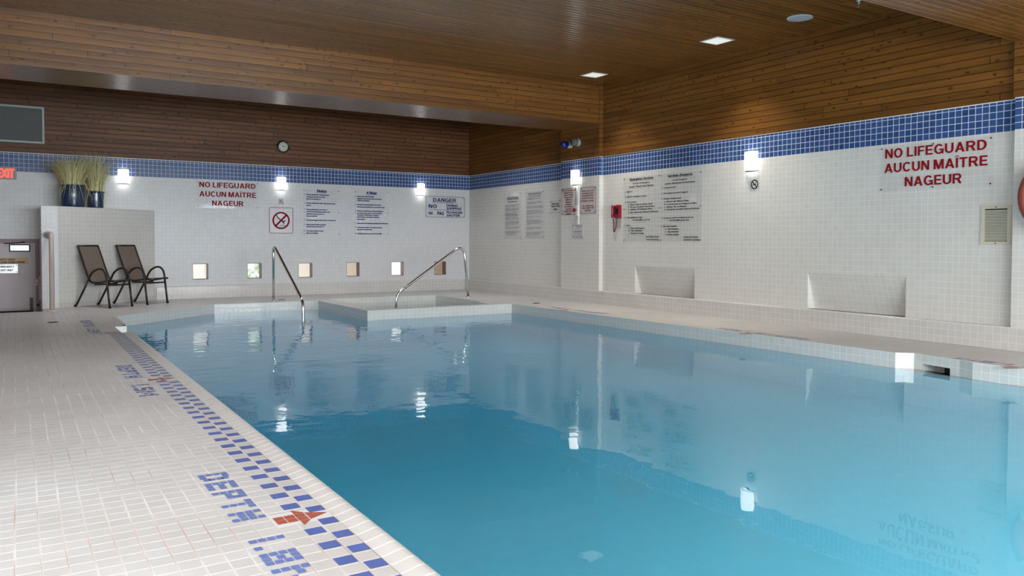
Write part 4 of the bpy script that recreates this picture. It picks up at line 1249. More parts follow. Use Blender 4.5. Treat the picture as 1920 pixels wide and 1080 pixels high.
# ---- signs
SIGNS={
 'lifeguardR':((5.384, 4.171, 1.609, 2.103),[
  ('NO LIFEGUARD', 5.322, 4.231, 1.971, 0.1027, 'h'),
  ('AUCUN MAÎTRE', 5.328, 4.219, 1.812, 0.1028, 'h'),
  ('NAGEUR', 5.087, 4.472, 1.649, 0.1031, 'h'),
 ]),
 'lifeguardB':((2.741, 3.836, 1.619, 2.103),[
  ('NO LIFEGUARD', 2.799, 3.783, 1.987, 0.0933, 'h'),
  ('AUCUN MAÎTRE', 2.8, 3.791, 1.821, 0.0933, 'h'),
  ('NAGEUR', 3.016, 3.563, 1.66, 0.0934, 'h'),
 ]),
 'danger':((7.258, 8.187, 1.529, 1.971),[
  ('DANGER', 7.431, 7.974, 1.856, 0.0775, 'hu'),
  ('NO', 7.327, 7.517, 1.721, 0.0794, 'h'),
  ('DIVING', 7.747, 8.016, 1.759, 0.0468, 'b'),
  ('JUMPING', 7.747, 8.105, 1.701, 0.0442, 'b'),
  ('NE', 7.327, 7.432, 1.586, 0.0563, 'h'),
  ('PAS', 7.531, 7.685, 1.582, 0.0644, 'b'),
  ('PLONGER', 7.747, 8.135, 1.616, 0.0443, 'b'),
  ('SAUTER', 7.748, 8.075, 1.553, 0.0442, 'b'),
 ]),
 'notice':((4.673, 5.402, 1.138, 2.021),[
  ('Notice', 4.946, 5.136, 1.967, 0.052, 'bu'),
  ('1.', 4.694, 4.71, 1.905, 0.021, 'b'),
  ('No person infected with a communicable disease', 4.736, 5.187, 1.907, 0.0224, 'b'),
  ('or having open sores on his or her body', 4.736, 5.105, 1.865, 0.0224, 'b'),
  ('shall enter the swimming pool.', 4.736, 5.016, 1.824, 0.0223, 'b'),
  ('2.', 4.694, 4.709, 1.744, 0.021, 'b'),
  ('No person shall bring food, drinks or glass products into the', 4.735, 5.31, 1.743, 0.0225, 'b'),
  ('pool area.', 4.735, 4.825, 1.7, 0.0223, 'b'),
  ('3.', 4.693, 4.708, 1.621, 0.0211, 'b'),
  ('No person shall pollute the water in the pool', 4.735, 5.144, 1.62, 0.0224, 'b'),
  ('in any manner (and that spitting, spouting of water', 4.734, 5.203, 1.579, 0.0224, 'b'),
  ('and blowing the nose in the pool or on', 4.734, 5.091, 1.538, 0.0224, 'b'),
  ('the deck are prohibited).', 4.734, 4.954, 1.496, 0.0223, 'b'),
  ('4.', 4.692, 4.707, 1.419, 0.0211, 'b'),
  ('No person shall engage in boisterous play in or about the pool.', 4.734, 5.314, 1.417, 0.0225, 'b'),
  ('5.', 4.692, 4.707, 1.335, 0.0211, 'b'),
  ('Maximum number of bathers permitted on', 4.733, 5.123, 1.333, 0.0224, 'b'),
  ('deck and in the pool at any time: is 15.', 4.733, 5.089, 1.293, 0.0224, 'b'),
  ('6.', 4.691, 4.706, 1.212, 0.0211, 'b'),
  ('The emergency telephone is located', 4.733, 5.065, 1.211, 0.0224, 'b'),
  ('adjacent to the whirlpool.', 4.732, 4.964, 1.17, 0.0224, 'b'),
 ]),
 'noter':((5.706, 6.435, 1.153, 2.033),[
  ('A Noter', 5.956, 6.18, 1.965, 0.0539, 'bu'),
  ('1.', 5.716, 5.732, 1.902, 0.0218, 'b'),
  ("Aucune personne atteinte d'une maladie", 5.756, 6.118, 1.903, 0.0232, 'b'),
  ("contagieuse ou ayant des plaies ouvertes n'est autorisée à", 5.756, 6.282, 1.86, 0.0232, 'b'),
  ('se baigner dans cette piscine.', 5.756, 6.023, 1.821, 0.0231, 'b'),
  ('2.', 5.715, 5.732, 1.741, 0.0218, 'b'),
  ("Il est interdit à toute personne d'apporter de la nourriture", 5.756, 6.269, 1.741, 0.0232, 'b'),
  ('ou un breuvage ou des produits en verre aux abords de la piscine.', 5.756, 6.346, 1.696, 0.0233, 'b'),
  ('3.', 5.715, 5.731, 1.616, 0.0218, 'b'),
  ("Personne ne doit polluer l'eau de la piscine de quelque façon", 5.756, 6.308, 1.616, 0.0233, 'b'),
  ('que ce soit, soit dans la piscine ou aux abords de la piscine.', 5.755, 6.288, 1.574, 0.0233, 'b'),
  ("Il est interdit de souffler de l'eau avec sa bouche, ou", 5.755, 6.226, 1.535, 0.0232, 'b'),
  ('encore de cracher ou de se moucher, notamment que', 5.755, 6.226, 1.496, 0.0232, 'b'),
  ('dans un mouchoir.', 5.755, 5.928, 1.452, 0.0231, 'b'),
  ('4.', 5.714, 5.731, 1.374, 0.0218, 'b'),
  ("Aucune personne ne doit s'engager de façon tapageuse aux abords de la piscine.", 5.755, 6.417, 1.371, 0.0233, 'b'),
  ('5.', 5.714, 5.73, 1.291, 0.0218, 'b'),
  ('Un maximum de 15 baigneurs sont autorisés en tout temps', 5.757, 6.285, 1.288, 0.0233, 'b'),
  ('dans la piscine et abords de celle-ci.', 5.757, 6.077, 1.247, 0.0232, 'b'),
  ('6.', 5.713, 5.73, 1.169, 0.0218, 'b'),
  ("Le téléphone d'urgence se trouve à côté du bain tourbillon.", 5.761, 6.285, 1.166, 0.0233, 'b'),
 ]),
 'emergE':((9.816, 8.97, 1.038, 2.051),[
  ('Emergency Services', 9.658, 9.119, 2.0, 0.0318, 'bu'),
  ('In Case Of Emergency', 9.584, 9.199, 1.937, 0.0208, 'b'),
  ('Speak Clearly And Slowly', 9.672, 9.11, 1.886, 0.0232, 'b'),
  ('1.  Dial 911', 9.777, 9.596, 1.814, 0.0212, 'b'),
  ('2.  Ask for emergency service', 9.78, 9.272, 1.734, 0.021, 'b'),
  ('3.  Give Location', 9.775, 9.495, 1.65, 0.0212, 'b'),
  ('a.  Name of spa: Les Suites Hotel', 9.703, 9.135, 1.608, 0.0208, 'b'),
  ('b.  The spa is located on the 5th floor', 9.703, 9.075, 1.568, 0.0208, 'b'),
  ('c.  Address: 130  Besserer Street', 9.703, 9.134, 1.53, 0.0208, 'b'),
  ('d.  Main intersection: Besserer/Dalhousie', 9.702, 9.002, 1.485, 0.0208, 'b'),
  ('4.  Give telephone of spa:', 9.778, 9.357, 1.405, 0.0211, 'b'),
  ('613-232-2000, ext 4125', 9.585, 9.187, 1.363, 0.0208, 'b'),
  ('5.  State', 9.781, 9.646, 1.282, 0.0213, 'b'),
  ('a.  Type of Emergency', 9.682, 9.31, 1.237, 0.021, 'b'),
  ('b.  Type of accident', 9.682, 9.355, 1.197, 0.021, 'b'),
  ('c.  Number of victims', 9.681, 9.318, 1.156, 0.021, 'b'),
  ('Les Suites Hotel', 9.274, 8.985, 1.104, 0.0205, 'bu'),
  ('owner/operator', 9.268, 8.988, 1.061, 0.0181, 'b'),
 ]),
 'emergF':((8.963, 8.114, 1.042, 2.048),[
  ("Services d'urgence", 8.8, 8.296, 1.997, 0.0311, 'bu'),
  ("en cas d'urgence", 8.7, 8.403, 1.936, 0.0196, 'b'),
  ('parlez clairement et lentement', 8.858, 8.24, 1.889, 0.0207, 'b'),
  ('1.  Composez le 911', 8.936, 8.626, 1.832, 0.0199, 'b'),
  ("2.  Demandez un service d'urgence", 8.935, 8.383, 1.749, 0.0197, 'b'),
  ("3.  Précisez l'emplacement", 8.937, 8.52, 1.668, 0.0199, 'b'),
  ('a.  Nom du spa: hôtel Les Suites', 8.871, 8.362, 1.625, 0.0197, 'b'),
  ("b.  Le spa est situé au 5e étage de l'édifice", 8.871, 8.205, 1.583, 0.0196, 'b'),
  ('c.  Adresse: 130, rue Besserer', 8.87, 8.406, 1.543, 0.0197, 'b'),
  ('d.  Intersection principale: Besserer/Dalhousie', 8.87, 8.152, 1.505, 0.0195, 'b'),
  ('4.  Donnez le numéro de téléphone du spa:', 8.937, 8.262, 1.381, 0.0197, 'b'),
  ('613-232-2000, poste 4125', 8.755, 8.354, 1.342, 0.0196, 'b'),
  ('5.  État de la situation', 8.941, 8.596, 1.258, 0.0199, 'b'),
  ("a.  Type d'urgence", 8.846, 8.563, 1.216, 0.0199, 'b'),
  ("b.  Type d'accident", 8.845, 8.559, 1.175, 0.0199, 'b'),
  ('c.  Nombre victimes', 8.845, 8.555, 1.132, 0.0199, 'b'),
  ('hôtel Les Suites', 8.456, 8.174, 1.098, 0.0193, 'bu'),
  ('propriétaire ou exploitant', 8.463, 8.146, 1.057, 0.0182, 'b'),
 ]),
 'caution':((13.557, 12.916, 1.079, 1.979),[
  ('CAUTION', 13.447, 13.028, 1.852, 0.0528, 'b'),
  ('HOT WATER  SPA', 13.405, 13.068, 1.8, 0.0216, 'b'),
  ('Children under the age of 12 are not', 13.502, 12.99, 1.746, 0.0132, ''),
  ('allowed in the spa unless supervised', 13.502, 12.99, 1.726, 0.0132, ''),
  ('by a person 16 or older.', 13.502, 13.118, 1.707, 0.0133, ''),
  ('Pregnant women and persons with', 13.502, 13.009, 1.672, 0.0132, ''),
  ('known health or medical conditions', 13.502, 12.989, 1.651, 0.0132, ''),
  ('should consult a physician.', 13.501, 13.071, 1.632, 0.0133, ''),
  ('Do not use the spa if you have an', 13.501, 12.989, 1.595, 0.0132, ''),
  ('open sore or rash, or are', 13.501, 13.102, 1.576, 0.0133, ''),
  ('experiencing nausea, vomiting', 13.501, 13.039, 1.554, 0.0132, ''),
  ('Overexposure to hot water may', 13.501, 13.039, 1.545, 0.0132, ''),
  ('cause dizziness, nausea and', 13.501, 13.07, 1.525, 0.0133, ''),
  ('fainting. Hot water exposure', 13.501, 13.055, 1.504, 0.0133, ''),
  ('limitations vary from person to', 13.501, 13.008, 1.483, 0.0132, ''),
  ('person.', 13.501, 13.387, 1.466, 0.0134, ''),
  ('Do not use the spa for longer than', 13.501, 12.988, 1.455, 0.0132, ''),
  ('Avoid using the spa if drinking', 13.5, 13.008, 1.415, 0.0132, ''),
  ('alcohol or taking any medication', 13.5, 12.992, 1.395, 0.0132, ''),
  ('which causes drowsiness or that', 13.5, 13.007, 1.375, 0.0132, ''),
  ('raises or lowers blood', 13.5, 13.148, 1.355, 0.0133, ''),
  ('pressure.', 13.5, 13.354, 1.336, 0.0134, ''),
  ('Enter and exit the spa slowly and', 13.5, 12.987, 1.303, 0.0132, ''),
  ('cautiously, use the hand rail.', 13.5, 13.022, 1.283, 0.0133, ''),
  ('Do not jump or dive into the spa', 13.499, 12.991, 1.226, 0.0132, ''),
  ('at any time. Shower before use.', 13.499, 13.006, 1.206, 0.0133, ''),
  ('No food or glass allowed.', 13.499, 13.1, 1.186, 0.0133, ''),
  ('No bathers after hours.', 13.499, 13.131, 1.152, 0.0133, ''),
 ]),
 'avert':((12.779, 12.135, 1.09, 1.973),[
  ('Avertissement', 12.687, 12.225, 1.916, 0.0437, ''),
  ('À propos du bain tourbillon', 12.649, 12.265, 1.884, 0.0149, 'b'),
  ('Les enfants de moins de 12 ans ne', 12.73, 12.235, 1.854, 0.0127, ''),
  ('sont pas admis dans le bain sans', 12.73, 12.249, 1.835, 0.0127, ''),
  ('la surveillance.', 12.729, 12.486, 1.82, 0.0128, ''),
  ('Les femmes enceintes et personnes', 12.729, 12.234, 1.776, 0.0127, ''),
  ('ayant des troubles de santé doivent', 12.729, 12.205, 1.756, 0.0127, ''),
  ('consulter un médecin.', 12.729, 12.411, 1.74, 0.0127, ''),
  ('Ne pas utiliser le bain si vous avez', 12.729, 12.19, 1.697, 0.0127, ''),
  ('une plaie ouverte ou une éruption, ou', 12.729, 12.176, 1.677, 0.0127, ''),
  ('des nausées ou vomissements ou diarrhée.', 12.728, 12.156, 1.657, 0.0126, ''),
  ("L'exposition trop longue à l'eau", 12.728, 12.248, 1.615, 0.0127, ''),
  ('chaude peut causer étourdissements,', 12.728, 12.204, 1.595, 0.0127, ''),
  ('nausées et évanouissements. Les limites', 12.728, 12.155, 1.574, 0.0127, ''),
  ("varient d'une personne à l'autre,", 12.728, 12.233, 1.556, 0.0127, ''),
  ('selon le cas.', 12.728, 12.529, 1.54, 0.0128, ''),
  ('Ne pas rester plus de 10 minutes', 12.727, 12.247, 1.499, 0.0127, ''),
  ('dans le bain.', 12.727, 12.529, 1.483, 0.0128, ''),
  ('Ne pas utiliser le bain si vous', 12.727, 12.261, 1.44, 0.0127, ''),
  ("avez pris de l'alcool ou des", 12.727, 12.305, 1.42, 0.0127, ''),
  ('médicaments qui causent la somnolence', 12.727, 12.174, 1.4, 0.0127, ''),
  ('ou qui font monter ou baisser la', 12.727, 12.246, 1.381, 0.0127, ''),
  ('tension artérielle, ou autre', 12.727, 12.305, 1.362, 0.0127, ''),
  ('trouble.', 12.726, 12.604, 1.344, 0.0128, ''),
  ('Entrer et sortir du bain lentement', 12.726, 12.216, 1.297, 0.0127, ''),
  ('et avec prudence en utilisant la', 12.726, 12.245, 1.278, 0.0127, ''),
  ('main courante.', 12.726, 12.512, 1.26, 0.0128, ''),
  ('Ne pas sauter ni plonger dans le bain.', 12.726, 12.158, 1.199, 0.0127, ''),
  ('Prendre une douche avant. Aucun', 12.725, 12.259, 1.18, 0.0127, ''),
  ('aliment ni verre permis ici.', 12.725, 12.303, 1.16, 0.0127, ''),
  ('Merci.', 12.725, 12.633, 1.141, 0.0128, ''),
  ('Aucun baigneur après les heures.', 12.725, 12.244, 1.101, 0.0127, ''),
 ]),
 'temp':((11.944, 11.616, 1.532, 1.782),[
  ('Water Temp.', 11.896, 11.661, 1.704, 0.0221, 'b'),
  ("Temp. de l'eau", 11.915, 11.634, 1.66, 0.0221, 'b'),
  ('104°F', 11.827, 11.731, 1.599, 0.0266, 'b'),
 ]),
 'pierF':((11.405, 10.98, 1.495, 1.958),[
  ("En cas d'urgence", 11.382, 11.004, 1.91, 0.0234, 'b'),
  ('appuyez sur le', 11.336, 11.052, 1.871, 0.0234, 'b'),
  ("bouton d'arrêt", 11.327, 11.062, 1.831, 0.0234, 'b'),
  ("d'urgence et", 11.317, 11.079, 1.789, 0.0234, 'b'),
  ('utilisez le', 11.289, 11.1, 1.75, 0.0234, 'b'),
  ('téléphone', 11.289, 11.1, 1.709, 0.0234, 'b'),
  ("d'urgence.", 11.294, 11.103, 1.669, 0.0234, 'b'),
  ('Des alertes', 11.316, 11.081, 1.63, 0.0234, 'b'),
  ('sonores et', 11.293, 11.102, 1.588, 0.0234, 'b'),
  ('visuelles seront', 11.352, 11.042, 1.548, 0.0234, 'b'),
  ('activées.', 11.278, 11.12, 1.507, 0.0234, 'b'),
 ]),
 'pierE':((10.853, 10.429, 1.501, 1.95),[
  ('In the event of an', 10.822, 10.477, 1.876, 0.0226, 'b'),
  ('emergency press', 10.818, 10.488, 1.837, 0.0226, 'b'),
  ('emergency stop', 10.811, 10.494, 1.796, 0.0226, 'b'),
  ('button and use', 10.803, 10.494, 1.754, 0.0226, 'b'),
  ('emergency phone.', 10.834, 10.48, 1.709, 0.0226, 'b'),
  ('An audible and', 10.802, 10.493, 1.627, 0.0226, 'b'),
  ('visual signal will', 10.819, 10.482, 1.589, 0.0226, 'b'),
  ('activate', 10.725, 10.565, 1.546, 0.0226, 'b'),
 ]),
 'small':((11.069, 10.778, 1.102, 1.317),[
  ('WARNING', 10.999, 10.833, 1.285, 0.0126, 'b'),
  ('Emergency stop', 11.025, 10.816, 1.262, 0.0136, ''),
  ('button use only in emergency', 11.039, 10.799, 1.231, 0.0126, ''),
  ('AVERTISSEMENT', 11.042, 10.795, 1.196, 0.0157, 'b'),
  ("Bouton d'arrêt d'urgence", 11.038, 10.798, 1.173, 0.0115, ''),
  ('à utiliser seulement en', 11.038, 10.798, 1.155, 0.0115, ''),
  ("cas d'urgence", 11.028, 10.806, 1.136, 0.0115, ''),
  ('Merci', 11.006, 10.823, 1.118, 0.0115, ''),
 ]),
}
def S(k): return SIGNS[k]
def sgn(k, W, label, mat='acrylic', tmat='navy', **kw):
    (a0, a1, b0, b1), lines = SIGNS[k]
    return plate('wall_sign', label, 'sign', W, a0, a1, b0, b1, mat, lines=lines, tmat=tmat, **kw)
sgn('lifeguardB', BACK, 'clear NO LIFEGUARD sign in red letters on the back wall, above the small windows', tmat='maroon', screws=6)
sgn('lifeguardR', MAIN, 'big clear NO LIFEGUARD sign in red letters on the right wall near the beige grille', tmat='maroon', screws=6)
sgn('notice', BACK, 'clear panel headed Notice with six numbered pool rules in English', screws=8)
sgn('noter', BACK, 'clear panel headed A Noter with the pool rules in French', screws=8)
t = sgn('danger', BACK, 'DANGER no diving or jumping sign in blue letters next to the wall corner', border=('grey_text', 0.008, 0.03), screws=4, inset=0.028)
mb = MB()
p = [BACK.p(7.325, 1.684, .0085), BACK.p(8.095, 1.684, .0085), BACK.p(8.095, 1.691, .0085), BACK.p(7.325, 1.691, .0085)]
mb.face(p, 'navy'); part(mb, 'rule', t)
sgn('emergE', MAIN, 'clear panel headed Emergency Services, black numbered steps, right of the red phone', tmat='black', screws=8)
sgn('emergF', MAIN, "clear panel headed Services d'urgence, black numbered steps in French", tmat='black', screws=8)
sgn('caution', ALCOVE, 'clear panel headed CAUTION with small print in the far alcove', tmat='grey_text', screws=4)
sgn('avert', ALCOVE, 'clear panel headed Avertissement with small print in the far alcove', tmat='grey_text', screws=4)
sgn('temp', ALCOVE, 'small clear three-line sign on the alcove wall, half hidden behind the pier', tmat='black', screws=4)
sgn('pierF', PIER, 'red bordered French emergency stop sign, left one on the pier', tmat='maroon', border=('maroon', 0.007, 0.012), screws=4, inset=0.025)
sgn('pierE', PIER, 'red bordered English emergency stop sign, right one on the pier', tmat='maroon', border=('maroon', 0.007, 0.012), screws=4, inset=0.025)
sgn('small', PIER, 'small black bordered notice low on the pier', mat='white_plastic', tmat='black', border=('maroon', 0.006, 0.008), screws=4, inset=0.018)

# no-diving pictogram
a0, a1, b0, b1 = 4.030, 4.481, 1.168, 1.659
t = plate('wall_sign', 'square no-diving pictogram sign, red circle and slash over a diver', 'sign', BACK, a0, a1, b0, b1, 'acrylic', border=('maroon', 0.008, 0.035))
ca, cb = 4.252, 1.412
mb = MB(); N_ = 0.0085
def poly(pts, m, n=N_): mb.face([BACK.p(ca + x, cb + z, n) for x, z in pts], m)
def stroke(pts, w, m):
    for (x0, z0), (x1, z1) in zip(pts, pts[1:]):
        d = Vector((x1 - x0, z1 - z0)).normalized(); q = Vector((-d.y, d.x))
        w0, w1 = w if isinstance(w, tuple) else (w, w)
        poly([(x0 + q.x * w0, z0 + q.y * w0), (x0 - q.x * w0, z0 - q.y * w0), (x1 - q.x * w1, z1 - q.y * w1), (x1 + q.x * w1, z1 + q.y * w1)], m)
stroke([(-0.085, 0.098), (-0.075, 0.068), (-0.055, 0.045), (-0.03, 0.026), (0.0, 0.006)], 0.009, 'black')
stroke([(0.0, 0.006), (0.03, -0.012), (0.046, -0.035)], 0.014, 'black')
stroke([(0.036, -0.012), (0.05, -0.045), (0.054, -0.072)], 0.008, 'black')
mb.face([BACK.p(ca + 0.070 + 0.015 * math.cos(k * .5236), cb - 0.006 + 0.012 * math.sin(k * .5236), N_) for k in range(12)], 'black')
stroke([(0.04, -0.02), (0.066, -0.01)], 0.008, 'black')
poly([(-0.035, -0.100), (0.085, -0.100), (0.085, -0.091), (-0.035, -0.091)], 'black')
part(mb, 'diver_symbol', t, 'black diver above a line')
mb = MB()
ring_flat(mb, BACK, ca, cb, 0.132, 0.163, N_ + .0006, 'maroon')
d = 0.7071; w = 0.017
for s in (1,):
    pts = [(-.1 - w * d, -.1 + w * d), (-.1 + w * d, -.1 - w * d), (.1 + w * d, .1 - w * d), (.1 - w * d, .1 + w * d)]
    mb.face([BACK.p(ca + x, cb + z, N_ + .0006) for x, z in pts], 'maroon')
part(mb, 'prohibition_ring', t, 'dark red circle with slash')

# no-smoking sticker
t = plate('wall_sticker', 'small no-smoking sticker below the right wall sconce', 'sign', MAIN, 7.248, 7.086, 1.700, 1.880, 'acrylic', n1=0.003)
mb = MB(); disc(mb, MAIN, 7.168, 1.794, 0.070, 0.0042, 'white_plastic', 28); part(mb, 'disc', t)
mb = MB(); ring_flat(mb, MAIN, 7.168, 1.794, 0.047, 0.063, 0.005, 'black', 28)
q = lambda x, z: MAIN.p(7.168 - x, 1.794 + z, 0.0052)
mb.face([q(-.042, .032), q(-.032, .042), q(.042, -.032), q(.032, -.042)], 'black')
part(mb, 'prohibition_ring', t)
mb = MB(); mb.face([q(-.036, -.012), q(.03, -.004), q(.03, .006), q(-.036, -.002)], 'black')
for k in range(3): mb.face([q(.008 + .008 * k, .010 + .006 * k), q(.014 + .008 * k, .010 + .006 * k), q(.018 + .006 * k, .024 + .006 * k), q(.012 + .006 * k, .024 + .006 * k)], 'black')
part(mb, 'cigarette_symbol', t)

# outlet plate above the no-diving sign
t = thing('outlet_plate', 'small square metal plate between the sconce and the no-diving sign', 'wall plate', BACK.p(4.253, 1.721))
mb = MB(); wbox(mb, BACK, 4.208, 4.298, 1.721, 1.824, 0.0, 0.008, 'grey_metal'); part(mb, 'plate', t)
mb = MB(); disc(mb, BACK, 4.245, 1.772, 0.012, 0.0088, 'black', 12); disc(mb, BACK, 4.283, 1.738, 0.009, 0.0088, 'black', 10); part(mb, 'socket', t)

# ---- wall clock
t = thing('wall_clock', 'round black-rimmed wall clock on the back cedar wall', 'clock', BACKWOOD.p(4.292, 2.680))
C = BACKWOOD.p(4.292, 2.795)
mb = MB(); mb.lathe([(0, 0), (.118, 0), (.118, -.02), (.108, -.034), (.092, -.034), (.086, -.022)], C, 'clock_rim', 40, axis='y'); part(mb, 'rim', t)
mb = MB(); disc(mb, BACKWOOD, 4.292, 2.795, .088, 0.0225, 'clock_face', 40); part(mb, 'face', t)
mb = MB()
for h in range(12):
    q = math.radians(90 - 30 * h)
    for rr in (0.0,):
        cx, cz = 4.292 + .070 * math.cos(q), 2.795 + .070 * math.sin(q)
        letters(mb, BACKWOOD, str(12 if h == 0 else h), cx - (.010 if h in (0, 10, 11) else .006), cx + (.010 if h in (0, 10, 11) else .006), cz - .009, .018, 'black', 0.0235, 'b')
part(mb, 'numerals', t)
def hand(nm, deg, L, w):
    mb = MB(); q = math.radians(90 - deg); d = Vector((math.cos(q), math.sin(q))); e = Vector((-d.y, d.x)) * w
    pt = lambda k, s: BACKWOOD.p(4.292 + d.x * k + e.x * s, 2.795 + d.y * k + e.y * s, 0.0265)
    mb.face([pt(-.018, 1), pt(-.018, -1), pt(L, -.6), pt(L, .6)], 'black'); part(mb, nm, t)
hand('hour_hand', 333, .048, .005); hand('minute_hand', 66, .066, .0035)

# ---- blue beacon and grey box on the pier boards
PW = Wall('right', 8.158)
t = thing('beacon', 'blue domed warning beacon on the cedar pier above the sconce', 'beacon', PW.p(11.12, 2.64))
bc = PW.p(11.12, 2.70)
mb = MB(); mb.lathe([(0, 0), (.056, 0), (.060, -.03), (.053, -.045), (.060, -.06), (.054, -.08), (.050, -.09)], bc, 'grey_metal', 24, axis='x'); part(mb, 'collar', t)
mb = MB(); mb.lathe([(.054, -.085), (.056, -.15), (.051, -.185), (.034, -.212), (0, -.222)], bc, 'beacon_blue', 24, axis='x'); part(mb, 'lens', t, 'dark blue domed lens')
t = thing('horn', 'round grey alarm sounder right of the blue beacon', 'alarm', PW.p(10.93, 2.64))
bc = PW.p(10.90, 2.715)
mb = MB(); mb.lathe([(0, 0), (.062, 0), (.064, -.03), (.060, -.05)], bc, 'grey_metal', 24, axis='x'); part(mb, 'base', t)
mb = MB(); mb.lathe([(.059, -.05), (.059, -.12), (.052, -.14), (0, -.14)], bc, 'vent_dark', 24, axis='x'); part(mb, 'cover', t)

# ---- emergency stop button and its conduit on the pier
t = thing('emergency_button', 'red emergency push button between the two red bordered pier signs', 'button', PIER.p(10.93, 1.46))
mb = MB(); wbox(mb, PIER, 10.895, 10.96, 1.47, 1.655, 0.0, 0.035, 'white_plastic'); part(mb, 'box', t)
mb = MB(); mb.lathe([(0, -.035), (.018, -.035), (.018, -.055), (.034, -.058), (.036, -.075), (.025, -.085), (0, -.088)], PIER.p(10.945, 1.572), 'red', 18, axis='x'); part(mb, 'push_knob', t, 'red mushroom knob')
for z0, z1, lab in ((1.655, 1.985, 'white conduit strip from the pier sconce down to the red button'), (1.325, 1.468, 'white conduit strip from the red button down to the small notice')):
    t = thing('conduit_strip', lab, 'conduit', PIER.p(10.92, z0))
    mb = MB(); wbox(mb, PIER, 10.895, 10.945, z0, z1, 0.0, 0.018, 'white_plastic'); part(mb, 'cover', t)

# ---- red wall phone
t = thing('wall_phone', 'red wall-mounted emergency phone with a hanging cord', 'phone', MAIN.p(9.955, 1.408))
mb = MB()
def hull(mb, W, sect, m):
    # sect: list of (b, [ (a, n), ... ]) cross sections from bottom to top
    rows = [[W.p(a, b, n) for a, n in s] for b, s in sect]
    for r0, r1 in zip(rows, rows[1:]):
        for k in range(len(r0)):
            j = (k + 1) % len(r0)
            mb.face([r0[k], r0[j], r1[j], r1[k]], m)
    mb.face(rows[0], m); mb.face(rows[-1], m)
hull(mb, MAIN, [(1.410, [(9.872, 0), (9.872, .045), (9.96, .05), (9.96, 0)]), (1.43, [(9.868, 0), (9.868, .06), (9.965, .062), (9.965, 0)]),
                (1.60, [(9.868, 0), (9.868, .05), (9.965, .052), (9.965, 0)]), (1.622, [(9.872, 0), (9.872, .038), (9.96, .04), (9.96, 0)])], 'red')
part(mb, 'body', t)
mb = MB()
mb.tube(smooth_path([MAIN.p(10.01, 1.425, .055), MAIN.p(10.012, 1.47, .068), MAIN.p(10.012, 1.52, .072), MAIN.p(10.012, 1.57, .068), MAIN.p(10.01, 1.612, .055)], 5),
        [.031, .031, .030, .027, .024, .021, .020, .019, .019, .019, .019, .019, .019, .019, .020, .021, .024, .027, .030, .031, .031], 'red', 12)
part(mb, 'handset', t)
mb = MB(); wbox(mb, MAIN, 9.965, 10.045, 1.42, 1.615, 0.0, .03, 'red'); part(mb, 'cradle', t)
mb = MB()
for i in range(4):
    for j in range(3): wbox(mb, MAIN, 9.888 + j * .022, 9.904 + j * .022, 1.478 + i * .024, 1.496 + i * .024, .055, .066, 'black')
part(mb, 'keypad', t)
mb = MB()
cl = smooth_path([MAIN.p(10.02, 1.40, .05), MAIN.p(10.03, 1.33, .03), MAIN.p(10.025, 1.24, .03), MAIN.p(10.005, 1.19, .035), MAIN.p(9.975, 1.25, .03), MAIN.p(9.955, 1.33, .03), MAIN.p(9.945, 1.41, .03)], 22)
co = []
for i, p in enumerate(cl):
    q = i * 1.35
    co.append(p + Vector((0.008 * math.cos(q), 0.008 * math.sin(q), 0)))
mb.tube(co, 0.0042, 'red', 6); part(mb, 'cord', t, 'coiled red cord')

# ---- ceiling fittings
def ceiling_light(x, y, label):
    h = 0.152; z = ZC
    t = thing('ceiling_light', label, 'ceiling light', (x, y, z - .0035), group='square ceiling lights')
    mb = MB()
    for q in ((-h, h, -h, -h + .02), (-h, h, h - .02, h), (-h, -h + .02, -h + .02, h - .02), (h - .02, h, -h + .02, h - .02)):
        mb.box(x + q[0], x + q[1], y + q[2], y + q[3], z - .0035, z, 'white_plastic')
    part(mb, 'frame', t)
    mb = MB(); k = .045
    o = [(-h + .02, -h + .02), (h - .02, -h + .02), (h - .02, h - .02), (-h + .02, h - .02)]
    for i in range(4):
        a, b = o[i], o[(i + 1) % 4]
        mb.face([(x + a[0], y + a[1], z - .003), (x + b[0], y + b[1], z - .003), (x + b[0] * .4, y + b[1] * .4, z - .001), (x + a[0] * .4, y + a[1] * .4, z - .001)], 'light_glow')
    mb.face([(x + a * .4, y + b * .4, z - .001) for a, b in o], 'light_glow')
    part(mb, 'diffuser', t)
    ld = bpy.data.lights.new('ceiling_lamp_and_fill', 'AREA'); ld.shape = 'SQUARE'; ld.size = .2; ld.energy = 16; ld.spread = math.radians(95); ld.color = (1.0, .94, .84)
    lo = bpy.data.objects.new('ceiling_lamp_and_fill', ld); COL.objects.link(lo); lo.location = (x, y, z - .02)
for (x, y), lab in (((7.52, 9.67), 'square lit ceiling light nearest the far beam'), ((7.545, 7.19), 'square lit ceiling light beside the round speaker')):
    ceiling_light(x, y, lab)
t = thing('ceiling_speaker', 'round pale ceiling speaker in the cedar ceiling', 'speaker', (7.56, 5.955, ZC - .006))
mb = MB(); mb.lathe([(.142, 0), (.140, -.005), (.124, -.006)], (7.56, 5.955, ZC), 'white_plastic', 40); part(mb, 'rim', t)
mb = MB(); mb.lathe([(0, -.004), (.124, -.005)], (7.56, 5.955, ZC), 'speaker', 40); part(mb, 'grille', t)
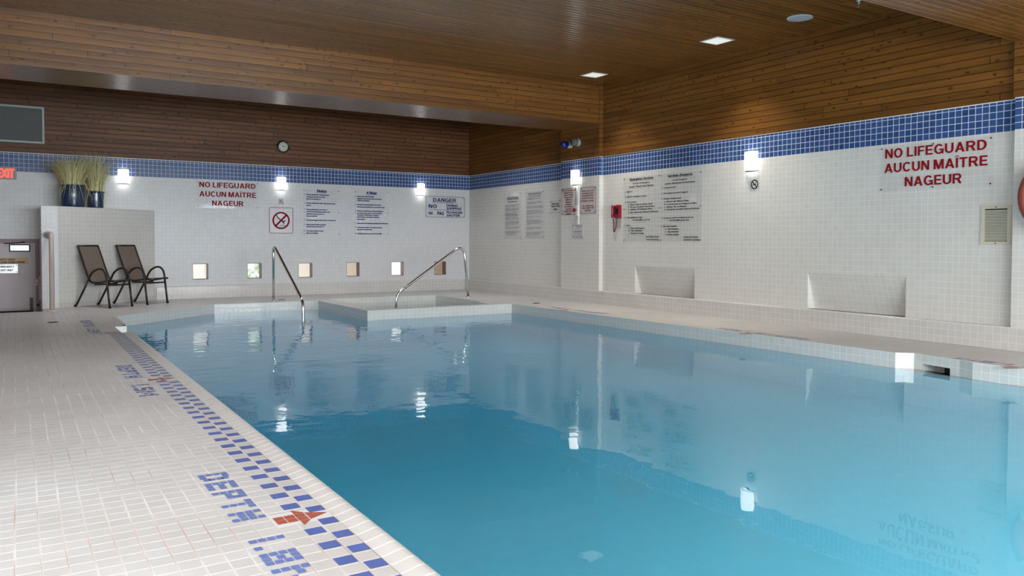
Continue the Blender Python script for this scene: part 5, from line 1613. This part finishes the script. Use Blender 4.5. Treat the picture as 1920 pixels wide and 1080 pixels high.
t = thing('sprinkler', 'small chrome sprinkler head hanging from the ceiling near the near beam', 'sprinkler', (7.53, 5.19, ZC - .07))
mb = MB(); mb.lathe([(0, 0), (.035, 0), (.03, -.012), (.011, -.014), (.011, -.04), (0, -.04)], (7.53, 5.19, ZC), 'steel', 16); part(mb, 'escutcheon', t)
mb = MB()
for s in (-1, 1): mb.tube([(7.53 + s * .008, 5.19, ZC - .04), (7.53 + s * .016, 5.19, ZC - .055), (7.53, 5.19, ZC - .07)], .003, 'steel', 6)
part(mb, 'yoke', t)
mb = MB(); mb.lathe([(0, -.07), (.018, -.07), (.018, -.073), (0, -.073)], (7.53, 5.19, ZC), 'steel', 14); part(mb, 'deflector', t)

# ---- deck drains
for (x, y), lab in (((0.392, 11.52), 'oval floor drain on the left deck in front of the handrail pipe'), ((7.38, 11.02), 'small floor drain on the right deck past the spa corner'),
                    ((3.93, 13.85), 'small floor drain beside the left grab rail foot')):
    t = thing('floor_drain', lab, 'drain', (x, y, 0))
    mb = MB(); mb.lathe([(0, .004), (.058, .004), (.07, .0015)], (x, y, 0), 'screw', 20); part(mb, 'cover', t)
    mb = MB()
    for k in range(-2, 3): mb.box(x - .045, x + .045, y + k * .02 - .004, y + k * .02 + .004, .0040, .0046, 'void')
    part(mb, 'slots', t)

# ---- lifebuoy on the near pier, mostly beyond the frame
t = thing('lifebuoy', 'red lifebuoy ring on the near pier, cut by the right frame edge', 'lifebuoy', (8.09, 3.49, 1.10))
mb = MB()
cen = Vector((8.10, 3.49, 1.475))
mb.tube([cen + Vector((0, .31 * math.cos(2 * math.pi * k / 40), .31 * math.sin(2 * math.pi * k / 40))) for k in range(40)], .064, 'red_ring', 14, closed=True)
part(mb, 'ring', t)
for k in range(4):
    mb = MB(); q = math.pi / 4 + math.pi / 2 * k
    mb.tube([cen + Vector((0, .31 * math.cos(q + e), .31 * math.sin(q + e))) for e in (-.1, -.05, 0, .05, .1)], .066, 'white_plastic', 14, cap=False)
    part(mb, 'band', t)

bpy.data.objects.remove(_fo)
